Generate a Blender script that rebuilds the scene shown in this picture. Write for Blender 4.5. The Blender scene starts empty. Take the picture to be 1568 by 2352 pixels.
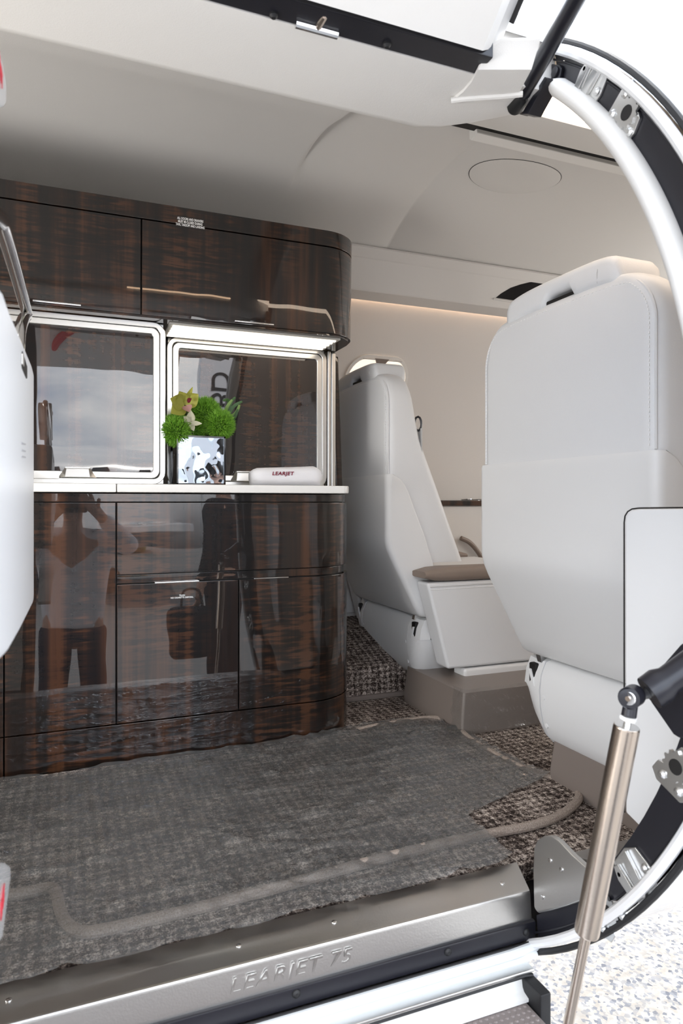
import bpy, bmesh, math, random
from mathutils import Vector, Matrix, noise
random.seed(7)
PI = math.pi
SC = bpy.context.scene
COL = SC.collection

# ------------------------------------------------------------------ camera
CAMZ = 0.647                      # eye height above the cabin floor (floor z = 0)
YAW = math.radians(21.9)          # camera turned towards the tail (+X)
FPX = 1568.0                      # 24 mm lens on a 36 mm high frame, 2352 px
CX, HY = 784.0, 1155.0            # image centre column, horizon row
cam_d = bpy.data.cameras.new('camera')
cam_d.lens = 24.0
cam_d.sensor_width = 36.0
cam_d.sensor_fit = 'AUTO'
cam_d.shift_y = -(1176.0 - HY) / 2352.0
cam_d.clip_start = 0.02
cam_d.clip_end = 500
cam_d.dof.use_dof = True
cam_d.dof.focus_distance = 1.75
cam_d.dof.aperture_fstop = 8.0
cam = bpy.data.objects.new('camera', cam_d)
COL.objects.link(cam)
cam.location = (0, 0, CAMZ)
cam.rotation_euler = (PI / 2, 0, -YAW)
SC.camera = cam

# ------------------------------------------------------------------ world, sun, exposure
SKY_STRENGTH = 2.8
SUN_STRENGTH = 3.5
LED_STRENGTH = 1.15
SC.view_settings.view_transform = 'Standard'
SC.view_settings.look = 'None'
SC.view_settings.gamma = 1.0
SC.view_settings.use_curve_mapping = False
SC.view_settings.exposure = 1.15
w = bpy.data.worlds.new('sky_world')
SC.world = w
w.use_nodes = True
wn, wl = w.node_tree.nodes, w.node_tree.links
wn.clear()
wo = wn.new('ShaderNodeOutputWorld')
wb = wn.new('ShaderNodeBackground')
wb.inputs['Strength'].default_value = SKY_STRENGTH
wt = wn.new('ShaderNodeTexCoord')
wm = wn.new('ShaderNodeMapping')
wm.inputs['Scale'].default_value = (1.0, 1.0, 2.6)
wx = wn.new('ShaderNodeTexNoise')
wx.inputs['Scale'].default_value = 2.6
wx.inputs['Detail'].default_value = 7.0
wx.inputs['Roughness'].default_value = 0.55
wr = wn.new('ShaderNodeValToRGB')
wr.color_ramp.elements[0].position = 0.38
wr.color_ramp.elements[0].color = (0.31, 0.41, 0.58, 1)
wr.color_ramp.elements[1].position = 0.62
wr.color_ramp.elements[1].color = (1.0, 1.0, 1.0, 1)
e = wr.color_ramp.elements.new(0.49)
e.color = (0.60, 0.65, 0.73, 1)
wl.new(wt.outputs['Generated'], wm.inputs['Vector'])
wl.new(wm.outputs['Vector'], wx.inputs['Vector'])
wl.new(wx.outputs['Fac'], wr.inputs['Fac'])
wl.new(wr.outputs['Color'], wb.inputs['Color'])
wl.new(wb.outputs['Background'], wo.inputs['Surface'])

sun_d = bpy.data.lights.new('sun', 'SUN')
sun_d.energy = SUN_STRENGTH
sun_d.angle = math.radians(1.0)
sun_d.color = (1.0, 0.95, 0.88)
sun = bpy.data.objects.new('sun', sun_d)
COL.objects.link(sun)
sun.rotation_euler = Vector((0.10, 0.45, 1.0)).to_track_quat('Z', 'Y').to_euler()   # high, from beyond the fuselage, which shades the entrance

# area lamps added fore and aft inside the cabin to brighten headliner and walls
def fill_light(name, loc, aim, sx, sy, power, col=(1.0, 0.97, 0.93)):
    ld_ = bpy.data.lights.new(name, 'AREA'); ld_.shape = 'RECTANGLE'; ld_.size = sx; ld_.size_y = sy; ld_.energy = power; ld_.color = col
    lo_ = bpy.data.objects.new(name, ld_); COL.objects.link(lo_); lo_.location = loc
    lo_.rotation_euler = (Vector(loc) - Vector(aim)).to_track_quat('Z', 'Y').to_euler()
fill_light('forward_fill', (-1.12, 1.10, 0.55), (0.35, 1.85, 1.5), 0.7, 0.5, 10.0)
fill_light('aft_fill', (2.85, 1.6, 1.0), (0.8, 1.8, 1.3), 1.0, 0.5, 5.0)

# ------------------------------------------------------------------ projection helper (photo measurement -> point on a known plane)
SN, CS = math.sin(YAW), math.cos(YAW)
def P(px, py, X=None, Y=None, Z=None):
    u = (px - CX) / FPX
    v = (HY - py) / FPX
    dx, dy = CS * u + SN, CS - SN * u
    if X is not None: t = X / dx
    elif Y is not None: t = Y / dy
    else: t = (Z - CAMZ) / v
    return Vector((dx * t, dy * t, CAMZ + v * t))

# ------------------------------------------------------------------ materials
def nm(name):
    m = bpy.data.materials.new(name)
    m.use_nodes = True
    nt = m.node_tree
    b = nt.nodes['Principled BSDF']
    return m, nt, b

def simple(name, col, rough=0.5, metal=0.0, coat=0.0, spec=0.5, bump=None, bump_scale=200.0, emis=None, estr=0.0, aniso=0.0):
    m, nt, b = nm(name)
    b.inputs['Base Color'].default_value = (*col, 1)
    b.inputs['Roughness'].default_value = rough
    b.inputs['Metallic'].default_value = metal
    b.inputs['Coat Weight'].default_value = coat
    b.inputs['Coat Roughness'].default_value = 0.03
    b.inputs['Specular IOR Level'].default_value = spec
    b.inputs['Anisotropic'].default_value = aniso
    if emis:
        b.inputs['Emission Color'].default_value = (*emis, 1)
        b.inputs['Emission Strength'].default_value = estr
    # slight procedural variation of tone and relief
    tc = nt.nodes.new('ShaderNodeTexCoord')
    n = nt.nodes.new('ShaderNodeTexNoise')
    n.inputs['Scale'].default_value = bump_scale
    n.inputs['Detail'].default_value = 3.0
    nt.links.new(tc.outputs['Object'], n.inputs['Vector'])
    if bump:
        bp = nt.nodes.new('ShaderNodeBump')
        bp.inputs['Strength'].default_value = bump
        bp.inputs['Distance'].default_value = 0.001
        nt.links.new(n.outputs['Fac'], bp.inputs['Height'])
        nt.links.new(bp.outputs['Normal'], b.inputs['Normal'])
    return m

M = {}
M['lining'] = simple('lining_leather', (0.76, 0.745, 0.72), 0.62, bump=0.25, bump_scale=500, spec=0.3)
M['ceiling'] = simple('headliner_leather', (0.66, 0.645, 0.625), 0.65, bump=0.25, bump_scale=500, spec=0.3)
M['wall'] = simple('sidewall_leather', (0.69, 0.67, 0.65), 0.65, bump=0.25, bump_scale=500, spec=0.3)
M['leather'] = simple('white_leather', (0.71, 0.72, 0.735), 0.45, bump=0.2, bump_scale=700, spec=0.4)
M['seam'] = simple('seam_leather', (0.50, 0.50, 0.50), 0.6)
M['stitch'] = simple('stitch_thread', (0.86, 0.86, 0.86), 0.7)
M['shell'] = simple('white_shell', (0.74, 0.745, 0.75), 0.35, spec=0.4)
M['taupe'] = simple('taupe_leather', (0.235, 0.185, 0.155), 0.5, bump=0.2, bump_scale=600, spec=0.4)
M['taupe_hard'] = simple('taupe_plastic', (0.215, 0.18, 0.16), 0.35, spec=0.4)
M['black'] = simple('black_painted_metal', (0.012, 0.012, 0.017), 0.32, spec=0.5, bump=0.1, bump_scale=60)
M['rubber'] = simple('black_rubber', (0.008, 0.008, 0.009), 0.55)
M['gap'] = simple('dark_gap', (0.004, 0.003, 0.003), 0.6)
M['steel'] = simple('brushed_steel', (0.62, 0.61, 0.59), 0.34, metal=1.0, bump=0.15, bump_scale=300, aniso=0.6)
M['steel_warm'] = simple('warm_brushed_steel', (0.56, 0.48, 0.41), 0.24, metal=1.0, bump=0.08, bump_scale=400, aniso=0.5)
M['alu'] = simple('satin_aluminium', (0.74, 0.74, 0.73), 0.30, metal=1.0)
M['frame'] = simple('frame_aluminium', (0.80, 0.79, 0.76), 0.28, metal=1.0)
M['chrome'] = simple('chrome', (0.82, 0.82, 0.82), 0.08, metal=1.0)
M['countertop'] = simple('white_countertop', (0.83, 0.82, 0.79), 0.28, spec=0.5)
M['white_paint'] = simple('white_gloss_paint', (0.80, 0.80, 0.80), 0.18, coat=0.6)
M['cream'] = simple('cream_panel', (0.76, 0.75, 0.72), 0.4)
M['seal'] = simple('pale_seal', (0.70, 0.73, 0.74), 0.4)
M['red'] = simple('red_paint', (0.62, 0.03, 0.05), 0.5)
M['maroon'] = simple('maroon_thread', (0.20, 0.01, 0.03), 0.7)
M['white_ink'] = simple('white_ink', (0.85, 0.85, 0.85), 0.6)
M['grey_ink'] = simple('grey_ink', (0.45, 0.45, 0.46), 0.6)
M['towel'] = simple('white_terry', (0.82, 0.82, 0.85), 0.95, bump=0.8, bump_scale=900, spec=0.1)
M['skin'] = simple('skin', (0.50, 0.29, 0.21), 0.5)
M['hair'] = simple('dark_hair', (0.02, 0.014, 0.01), 0.6)
M['suit'] = simple('charcoal_suit', (0.012, 0.012, 0.016), 0.85, spec=0.2)
M['shirt'] = simple('white_shirt', (0.75, 0.73, 0.74), 0.9, spec=0.1)
M['navy'] = simple('navy_trousers', (0.02, 0.022, 0.04), 0.9, spec=0.1)
M['leaf'] = simple('leaf_green', (0.035, 0.10, 0.018), 0.4)
M['leaf_pale'] = simple('leaf_pale_green', (0.16, 0.27, 0.06), 0.45)
M['petal'] = simple('orchid_petal', (0.55, 0.55, 0.12), 0.5)
M['petal_white'] = simple('white_petal', (0.80, 0.78, 0.62), 0.5)
M['lip'] = simple('orchid_lip', (0.70, 0.42, 0.38), 0.5)
M['stem'] = simple('dark_stem', (0.02, 0.03, 0.01), 0.6)
M['mirror'] = simple('rippled_mirror', (0.21, 0.235, 0.26), 0.02, metal=1.0, bump=0.0)
M['bezel'] = simple('satin_bezel', (0.42, 0.40, 0.37), 0.4)
M['led'] = simple('led_diffuser', (0.9, 0.88, 0.84), 0.5, emis=(1.0, 0.90, 0.76), estr=LED_STRENGTH)
M['led_warm'] = simple('warm_light_strip', (0.9, 0.8, 0.7), 0.5, emis=(1.0, 0.66, 0.42), estr=4.0)
M['cove'] = simple('cove_light_strip', (0.9, 0.85, 0.8), 0.5, emis=(1.0, 0.80, 0.62), estr=3.0)
M['tread'] = simple('ribbed_tread', (0.20, 0.17, 0.16), 0.6)
M['shrub'] = simple('shrub_green', (0.05, 0.12, 0.03), 0.8)
M['glass_dark'] = simple('dark_glass', (0.01, 0.01, 0.012), 0.05)

def mirror_ripple():
    m = M['mirror']; nt = m.node_tree; b = nt.nodes['Principled BSDF']
    tc = nt.nodes.new('ShaderNodeTexCoord')
    n = nt.nodes.new('ShaderNodeTexNoise'); n.inputs['Scale'].default_value = 17; n.inputs['Detail'].default_value = 1.0
    bp = nt.nodes.new('ShaderNodeBump'); bp.inputs['Strength'].default_value = 0.30; bp.inputs['Distance'].default_value = 0.006
    nt.links.new(tc.outputs['Object'], n.inputs['Vector'])
    nt.links.new(n.outputs['Fac'], bp.inputs['Height']); nt.links.new(bp.outputs['Normal'], b.inputs['Normal'])
mirror_ripple()

def math_node(nt, op, a, b=None, clamp=False):
    n = nt.nodes.new('ShaderNodeMath'); n.operation = op; n.use_clamp = clamp
    for i, v in enumerate((a, b)):
        if v is None: continue
        if isinstance(v, (int, float)): n.inputs[i].default_value = v
        else: nt.links.new(v, n.inputs[i])
    return n.outputs[0]

def wood(name='figured_dark_wood', ior=1.58):
    m, nt, b = nm(name)
    geo = nt.nodes.new('ShaderNodeNewGeometry')
    def nz(scale, detail=3.0, rough=0.5, dist=0.0):
        mp = nt.nodes.new('ShaderNodeMapping'); mp.inputs['Scale'].default_value = scale
        n = nt.nodes.new('ShaderNodeTexNoise'); n.inputs['Scale'].default_value = 1.0
        n.inputs['Detail'].default_value = detail; n.inputs['Roughness'].default_value = rough; n.inputs['Distortion'].default_value = dist
        nt.links.new(geo.outputs['Position'], mp.inputs['Vector']); nt.links.new(mp.outputs['Vector'], n.inputs['Vector'])
        return n.outputs['Fac']
    bands = nz((24.0, 24.0, 0.5), 2.5, 0.55)            # vertical stripes of the quarter-cut veneer
    fine = nz((230.0, 230.0, 4.0), 2.0)               # pores
    rip = nz((13.0, 13.0, 120.0), 1.5, 0.5, 0.6)     # cross figure
    mask = nz((9.0, 9.0, 3.0), 1.0)
    r = nt.nodes.new('ShaderNodeValToRGB')
    els = r.color_ramp.elements
    els[0].position = 0.37; els[0].color = (0.0034, 0.0019, 0.0013, 1)
    els[1].position = 0.66; els[1].color = (0.060, 0.0230, 0.0090, 1)
    k = els.new(0.50); k.color = (0.0135, 0.0053, 0.0026, 1)
    ripc = math_node(nt, 'MULTIPLY', math_node(nt, 'SUBTRACT', rip, 0.5), 0.9)
    mk = math_node(nt, 'MULTIPLY', math_node(nt, 'SUBTRACT', mask, 0.38, True), 4.0, True)
    f = math_node(nt, 'ADD', bands, math_node(nt, 'MULTIPLY', ripc, mk))
    f = math_node(nt, 'ADD', f, math_node(nt, 'MULTIPLY', math_node(nt, 'SUBTRACT', fine, 0.5), 0.14))
    nt.links.new(f, r.inputs['Fac'])
    nt.links.new(r.outputs['Color'], b.inputs['Base Color'])
    b.inputs['Roughness'].default_value = 0.45
    b.inputs['Specular IOR Level'].default_value = 0.2
    b.inputs['Coat Weight'].default_value = 1.0
    b.inputs['Coat Roughness'].default_value = 0.004
    b.inputs['Coat IOR'].default_value = ior
    # lacquer is very slightly wavy
    wv = nz((7.0, 7.0, 7.0), 1.0)
    bp = nt.nodes.new('ShaderNodeBump'); bp.inputs['Strength'].default_value = 0.12; bp.inputs['Distance'].default_value = 0.004
    nt.links.new(wv, bp.inputs['Height']); nt.links.new(bp.outputs['Normal'], b.inputs['Coat Normal'])
    return m
M['wood'] = wood()
M['wood_glass'] = wood('wood_behind_glass', 1.78)

def carpet():
    m, nt, b = nm('woven_carpet')
    geo = nt.nodes.new('ShaderNodeNewGeometry')
    sep = nt.nodes.new('ShaderNodeSeparateXYZ'); nt.links.new(geo.outputs['Position'], sep.inputs[0])
    yz = math_node(nt, 'ADD', sep.outputs[1], sep.outputs[2])
    comb = nt.nodes.new('ShaderNodeCombineXYZ')
    nt.links.new(sep.outputs[0], comb.inputs[0]); nt.links.new(yz, comb.inputs[1])
    def nz(scale, detail=2.0, rough=0.5, dist=0.0):
        mp = nt.nodes.new('ShaderNodeMapping'); mp.inputs['Scale'].default_value = scale
        n = nt.nodes.new('ShaderNodeTexNoise'); n.inputs['Scale'].default_value = 1.0
        n.inputs['Detail'].default_value = detail; n.inputs['Roughness'].default_value = rough; n.inputs['Distortion'].default_value = dist
        nt.links.new(comb.outputs[0], mp.inputs['Vector']); nt.links.new(mp.outputs['Vector'], n.inputs['Vector'])
        return n.outputs['Fac']
    jig = nz((55, 55, 1), 2)
    j = math_node(nt, 'MULTIPLY', math_node(nt, 'SUBTRACT', jig, 0.5), 0.9)
    def cell(ax, freq):
        a = math_node(nt, 'ADD', math_node(nt, 'MULTIPLY', ax, freq), j)
        s = math_node(nt, 'SINE', math_node(nt, 'MULTIPLY', a, 2 * PI))
        return s
    gx, gy = cell(sep.outputs[0], 46.0), cell(yz, 50.0)
    grid = math_node(nt, 'MULTIPLY', math_node(nt, 'ADD', gx, gy), 0.052)     # dark blocks in a light ladder
    yarn = nz((260, 130, 1), 2.5, 0.6, 1.2)
    yarn2 = nz((120, 300, 1), 2.5, 0.6, 0.8)
    big = nz((16, 16, 1), 2)
    f = math_node(nt, 'ADD', math_node(nt, 'MULTIPLY', yarn, 0.95), math_node(nt, 'MULTIPLY', yarn2, 0.75))
    f = math_node(nt, 'SUBTRACT', f, 0.36)
    f = math_node(nt, 'SUBTRACT', f, grid)
    f = math_node(nt, 'ADD', f, math_node(nt, 'MULTIPLY', math_node(nt, 'SUBTRACT', big, 0.5), 0.35))
    r = nt.nodes.new('ShaderNodeValToRGB'); els = r.color_ramp.elements
    els[0].position = 0.33; els[0].color = (0.022, 0.015, 0.013, 1)
    els[1].position = 0.74; els[1].color = (0.82, 0.735, 0.66, 1)
    k = els.new(0.47); k.color = (0.135, 0.105, 0.091, 1)
    k = els.new(0.59); k.color = (0.43, 0.36, 0.315, 1)
    nt.links.new(f, r.inputs['Fac']); nt.links.new(r.outputs['Color'], b.inputs['Base Color'])
    b.inputs['Roughness'].default_value = 0.95; b.inputs['Specular IOR Level'].default_value = 0.1
    bp = nt.nodes.new('ShaderNodeBump'); bp.inputs['Strength'].default_value = 0.9; bp.inputs['Distance'].default_value = 0.004
    nt.links.new(f, bp.inputs['Height']); nt.links.new(bp.outputs['Normal'], b.inputs['Normal'])
    return m
M['carpet'] = carpet()

def rope_mat():
    m, nt, b = nm('bound_edge_yarn')
    tc = nt.nodes.new('ShaderNodeTexCoord')
    n = nt.nodes.new('ShaderNodeTexNoise'); n.inputs['Scale'].default_value = 420; n.inputs['Detail'].default_value = 2
    nt.links.new(tc.outputs['Object'], n.inputs['Vector'])
    r = nt.nodes.new('ShaderNodeValToRGB')
    r.color_ramp.elements[0].position = 0.3; r.color_ramp.elements[0].color = (0.24, 0.19, 0.16, 1)
    r.color_ramp.elements[1].position = 0.7; r.color_ramp.elements[1].color = (0.46, 0.385, 0.33, 1)
    nt.links.new(n.outputs['Fac'], r.inputs['Fac']); nt.links.new(r.outputs['Color'], b.inputs['Base Color'])
    b.inputs['Roughness'].default_value = 0.9
    bp = nt.nodes.new('ShaderNodeBump'); bp.inputs['Strength'].default_value = 0.7; bp.inputs['Distance'].default_value = 0.002
    nt.links.new(n.outputs['Fac'], bp.inputs['Height']); nt.links.new(bp.outputs['Normal'], b.inputs['Normal'])
    return m
M['rope'] = rope_mat()

def film_mat(name='clear_plastic_film', milk=0.115, refl=1.2):
    m, nt, b = nm(name)
    nt.nodes.remove(b)
    out = nt.nodes['Material Output']
    tr = nt.nodes.new('ShaderNodeBsdfTransparent'); tr.inputs['Color'].default_value = (0.93, 0.94, 0.94, 1)
    gl = nt.nodes.new('ShaderNodeBsdfGlossy'); gl.inputs['Roughness'].default_value = 0.07
    gl.inputs['Color'].default_value = (0.9, 0.92, 0.95, 1)
    df = nt.nodes.new('ShaderNodeBsdfDiffuse'); df.inputs['Color'].default_value = (0.60, 0.605, 0.60, 1)
    fr = nt.nodes.new('ShaderNodeFresnel'); fr.inputs['IOR'].default_value = 1.5
    tc = nt.nodes.new('ShaderNodeTexCoord')
    def bumpn(scale, dist, mapping):
        mp = nt.nodes.new('ShaderNodeMapping'); mp.inputs['Scale'].default_value = mapping
        n = nt.nodes.new('ShaderNodeTexNoise'); n.inputs['Scale'].default_value = scale; n.inputs['Detail'].default_value = 4; n.inputs['Distortion'].default_value = 1.0
        nt.links.new(tc.outputs['Object'], mp.inputs[0]); nt.links.new(mp.outputs[0], n.inputs['Vector'])
        return n.outputs['Fac']
    h = bumpn(45, 0, (1.0, 1.6, 1.0))
    bp = nt.nodes.new('ShaderNodeBump'); bp.inputs['Strength'].default_value = 0.7; bp.inputs['Distance'].default_value = 0.006
    nt.links.new(h, bp.inputs['Height'])
    nt.links.new(bp.outputs['Normal'], gl.inputs['Normal']); nt.links.new(bp.outputs['Normal'], fr.inputs['Normal'])
    m1 = nt.nodes.new('ShaderNodeMixShader'); m1.inputs[0].default_value = milk
    nt.links.new(tr.outputs[0], m1.inputs[1]); nt.links.new(df.outputs[0], m1.inputs[2])
    m2 = nt.nodes.new('ShaderNodeMixShader')
    fs = math_node(nt, 'MULTIPLY', fr.outputs[0], refl, True)
    nt.links.new(fs, m2.inputs[0]); nt.links.new(m1.outputs[0], m2.inputs[1]); nt.links.new(gl.outputs[0], m2.inputs[2])
    nt.links.new(m2.outputs[0], out.inputs['Surface'])
    return m
M['film'] = film_mat()
M['film_clear'] = film_mat('clear_wrap', 0.02, 0.14)

def ground_mat():
    m, nt, b = nm('pale_stone_chip_paving')
    geo = nt.nodes.new('ShaderNodeNewGeometry')
    v = nt.nodes.new('ShaderNodeTexVoronoi'); v.inputs['Scale'].default_value = 95
    n = nt.nodes.new('ShaderNodeTexNoise'); n.inputs['Scale'].default_value = 25; n.inputs['Detail'].default_value = 5
    nt.links.new(geo.outputs['Position'], v.inputs['Vector']); nt.links.new(geo.outputs['Position'], n.inputs['Vector'])
    sep = nt.nodes.new('ShaderNodeSeparateColor'); nt.links.new(v.outputs['Color'], sep.inputs[0])
    r = nt.nodes.new('ShaderNodeValToRGB'); els = r.color_ramp.elements
    els[0].position = 0.0; els[0].color = (0.24, 0.25, 0.28, 1)
    els[1].position = 0.45; els[1].color = (0.66, 0.60, 0.52, 1)
    k = els.new(0.14); k.color = (0.42, 0.42, 0.44, 1)
    k = els.new(0.85); k.color = (0.70, 0.66, 0.60, 1)
    nt.links.new(sep.outputs[0], r.inputs['Fac'])
    mx = nt.nodes.new('ShaderNodeMix'); mx.data_type = 'RGBA'; mx.blend_type = 'MULTIPLY'; mx.inputs[0].default_value = 0.5
    nt.links.new(r.outputs['Color'], mx.inputs[6])
    r2 = nt.nodes.new('ShaderNodeValToRGB'); r2.color_ramp.elements[0].position = 0.3; r2.color_ramp.elements[0].color = (0.6, 0.58, 0.55, 1); r2.color_ramp.elements[1].position = 0.6
    nt.links.new(n.outputs['Fac'], r2.inputs['Fac']); nt.links.new(r2.outputs['Color'], mx.inputs[7])
    nt.links.new(mx.outputs[2], b.inputs['Base Color'])
    b.inputs['Roughness'].default_value = 0.85
    return m
M['ground'] = ground_mat()

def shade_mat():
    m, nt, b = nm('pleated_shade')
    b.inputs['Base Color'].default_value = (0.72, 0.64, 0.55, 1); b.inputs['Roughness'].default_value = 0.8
    b.inputs['Emission Color'].default_value = (1.0, 0.88, 0.74, 1); b.inputs['Emission Strength'].default_value = 0.42  # weak emission stands in for daylight coming through the shade
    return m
M['shade'] = shade_mat()

def fluff_mat():
    m, nt, b = nm('green_fluff')
    tc = nt.nodes.new('ShaderNodeTexCoord')
    n = nt.nodes.new('ShaderNodeTexNoise'); n.inputs['Scale'].default_value = 160
    nt.links.new(tc.outputs['Object'], n.inputs['Vector'])
    r = nt.nodes.new('ShaderNodeValToRGB')
    r.color_ramp.elements[0].position = 0.3; r.color_ramp.elements[0].color = (0.085, 0.25, 0.015, 1)
    r.color_ramp.elements[1].position = 0.7; r.color_ramp.elements[1].color = (0.27, 0.52, 0.05, 1)
    nt.links.new(n.outputs['Fac'], r.inputs['Fac']); nt.links.new(r.outputs['Color'], b.inputs['Base Color'])
    b.inputs['Roughness'].default_value = 0.6
    return m
M['fluff'] = fluff_mat()

# ------------------------------------------------------------------ mesh helpers
def link(name, bm, mat, parent=None, smooth=35, recalc=True):
    """bmesh in world coordinates -> ONE mesh object, origin at its parent's origin (or at the world origin)."""
    if recalc: bmesh.ops.recalc_face_normals(bm, faces=bm.faces)
    me = bpy.data.meshes.new(name)
    if parent is not None:
        off = Vector((0, 0, 0)); p = parent
        while p is not None: off += p.location; p = p.parent
        bmesh.ops.translate(bm, verts=bm.verts, vec=-off)
    bm.to_mesh(me); bm.free()
    if smooth is not None:
        for f in me.polygons: f.use_smooth = True
        me.set_sharp_from_angle(angle=math.radians(smooth))
    o = bpy.data.objects.new(name, me)
    COL.objects.link(o)
    if smooth is not None and smooth < 58:
        wnm = o.modifiers.new('weighted_normal', 'WEIGHTED_NORMAL'); wnm.keep_sharp = True; wnm.weight = 80
    for mm in (mat if isinstance(mat, (list, tuple)) else [mat]): me.materials.append(mm)
    if parent is not None: o.parent = parent
    return o

def tag(o, label=None, cat=None, group=None, kind=None):
    if label: o['label'] = label
    if cat: o['category'] = cat
    if group: o['group'] = group
    if kind: o['kind'] = kind
    return o

def empty(name, loc, label, cat, group=None):
    o = bpy.data.objects.new(name, None); COL.objects.link(o)
    o.empty_display_size = 0.05
    o.location = loc
    return tag(o, label, cat, group)

def struct(name, bm, mat, label=None, smooth=35, recalc=True, parent=None):
    o = link(name, bm, mat, parent, smooth, recalc)
    if parent is None: tag(o, label, name.split('_')[0], kind='structure')
    return o

def bevel(bm, r, seg=2, ang=30):
    if r <= 0: return bm
    bm.normal_update()
    ed = [e for e in bm.edges if len(e.link_faces) == 2 and e.calc_face_angle(0) > math.radians(ang)]
    bmesh.ops.bevel(bm, geom=ed, offset=r, segments=seg, profile=0.5, affect='EDGES', clamp_overlap=True)
    return bm

def box(x0, x1, y0, y1, z0, z1, r=0.0, seg=2, bm=None):
    b = bmesh.new()
    vs = [b.verts.new((x, y, z)) for x in (x0, x1) for y in (y0, y1) for z in (z0, z1)]
    for q in ((0, 1, 3, 2), (4, 6, 7, 5), (0, 4, 5, 1), (2, 3, 7, 6), (0, 2, 6, 4), (1, 5, 7, 3)):
        b.faces.new([vs[i] for i in q])
    bmesh.ops.recalc_face_normals(b, faces=b.faces)
    bevel(b, r, seg)
    return join(bm, b)

def join(bm, b):
    if bm is None: return b
    me = bpy.data.meshes.new('tmp'); b.to_mesh(me); b.free()
    bm.from_mesh(me); bpy.data.meshes.remove(me)
    return bm

def prism(pts, vec, r=0.0, seg=2, bm=None, ang=30):
    """closed 3-D outline pushed along vec"""
    b = bmesh.new(); vec = Vector(vec)
    a = [b.verts.new(Vector(p)) for p in pts]
    c = [b.verts.new(Vector(p) + vec) for p in pts]
    n = len(a)
    b.faces.new(a); b.faces.new(c[::-1])
    for i in range(n): b.faces.new((a[i], c[i], c[(i + 1) % n], a[(i + 1) % n]))
    bmesh.ops.recalc_face_normals(b, faces=b.faces)
    bevel(b, r, seg, ang)
    return join(bm, b)

def loft(rings, bm=None, closed=True, caps=True):
    b = bmesh.new()
    R = [[b.verts.new(Vector(p)) for p in ring] for ring in rings]
    n = len(R[0])
    for i in range(len(R) - 1):
        for j in range(n if closed else n - 1):
            k = (j + 1) % n
            b.faces.new((R[i][j], R[i][k], R[i + 1][k], R[i + 1][j]))
    if caps and closed:
        b.faces.new(R[0][::-1]); b.faces.new(R[-1])
    bmesh.ops.recalc_face_normals(b, faces=b.faces)
    return join(bm, b)

def tube(pts, r, seg=10, bm=None, caps=True, closed=False):
    pts = [Vector(p) for p in pts]
    n = len(pts)
    rs = r if isinstance(r, (list, tuple)) else [r] * n
    rings = []; up = None
    for i, p in enumerate(pts):
        if closed: t = pts[(i + 1) % n] - pts[i - 1]
        else: t = pts[min(i + 1, n - 1)] - pts[max(i - 1, 0)]
        t.normalize()
        if up is None:
            up = Vector((0, 0, 1)) if abs(t.z) < 0.9 else Vector((1, 0, 0))
        s = t.cross(up)
        if s.length < 1e-6: s = t.cross(Vector((0, 1, 0)))
        s.normalize(); up = s.cross(t).normalized()
        rings.append([p + (s * math.cos(a) + up * math.sin(a)) * rs[i] for a in [2 * PI * k / seg for k in range(seg)]])
    if closed: rings.append(rings[0])
    return loft(rings, bm, True, caps and not closed)

def lathe(c, prof, axis='Z', seg=24, bm=None):
    c = Vector(c)
    rings = []
    for r, h in prof:
        ring = []
        for k in range(seg):
            a = 2 * PI * k / seg; x, y = r * math.cos(a), r * math.sin(a)
            v = {'Z': (x, y, h), 'X': (h, x, y), 'Y': (x, h, y)}[axis]
            ring.append(c + Vector(v))
        rings.append(ring)
    return loft(rings, bm)

def smooth_path(pts, n=6, closed=False):
    """Catmull-Rom through pts"""
    pts = [Vector(p) for p in pts]; N = len(pts); out = []
    rng = range(N) if closed else range(N - 1)
    for i in rng:
        p1, p2 = pts[i], pts[(i + 1) % N]
        p0 = pts[i - 1] if (closed or i > 0) else p1
        p3 = pts[(i + 2) % N] if (closed or i + 2 < N) else p2
        for k in range(n):
            t = k / n
            out.append(0.5 * ((2 * p1) + (p2 - p0) * t + (2 * p0 - 5 * p1 + 4 * p2 - p3) * t * t + (3 * p1 - p0 - 3 * p2 + p3) * t ** 3))
    if not closed: out.append(pts[-1])
    return out

def rrect(x0, x1, z0, z1, r, n=5):
    """rounded rectangle outline as 2-D points"""
    if not isinstance(r, (list, tuple)): r = [r] * 4
    out = []
    for (cx, cz, a0, rr) in ((x1 - r[0], z0 + r[0], -PI / 2, r[0]), (x1 - r[1], z1 - r[1], 0, r[1]), (x0 + r[2], z1 - r[2], PI / 2, r[2]), (x0 + r[3], z0 + r[3], PI, r[3])):
        for k in range(n + 1):
            a = a0 + PI / 2 * k / n
            out.append((cx + rr * math.cos(a), cz + rr * math.sin(a)))
    return out

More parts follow.
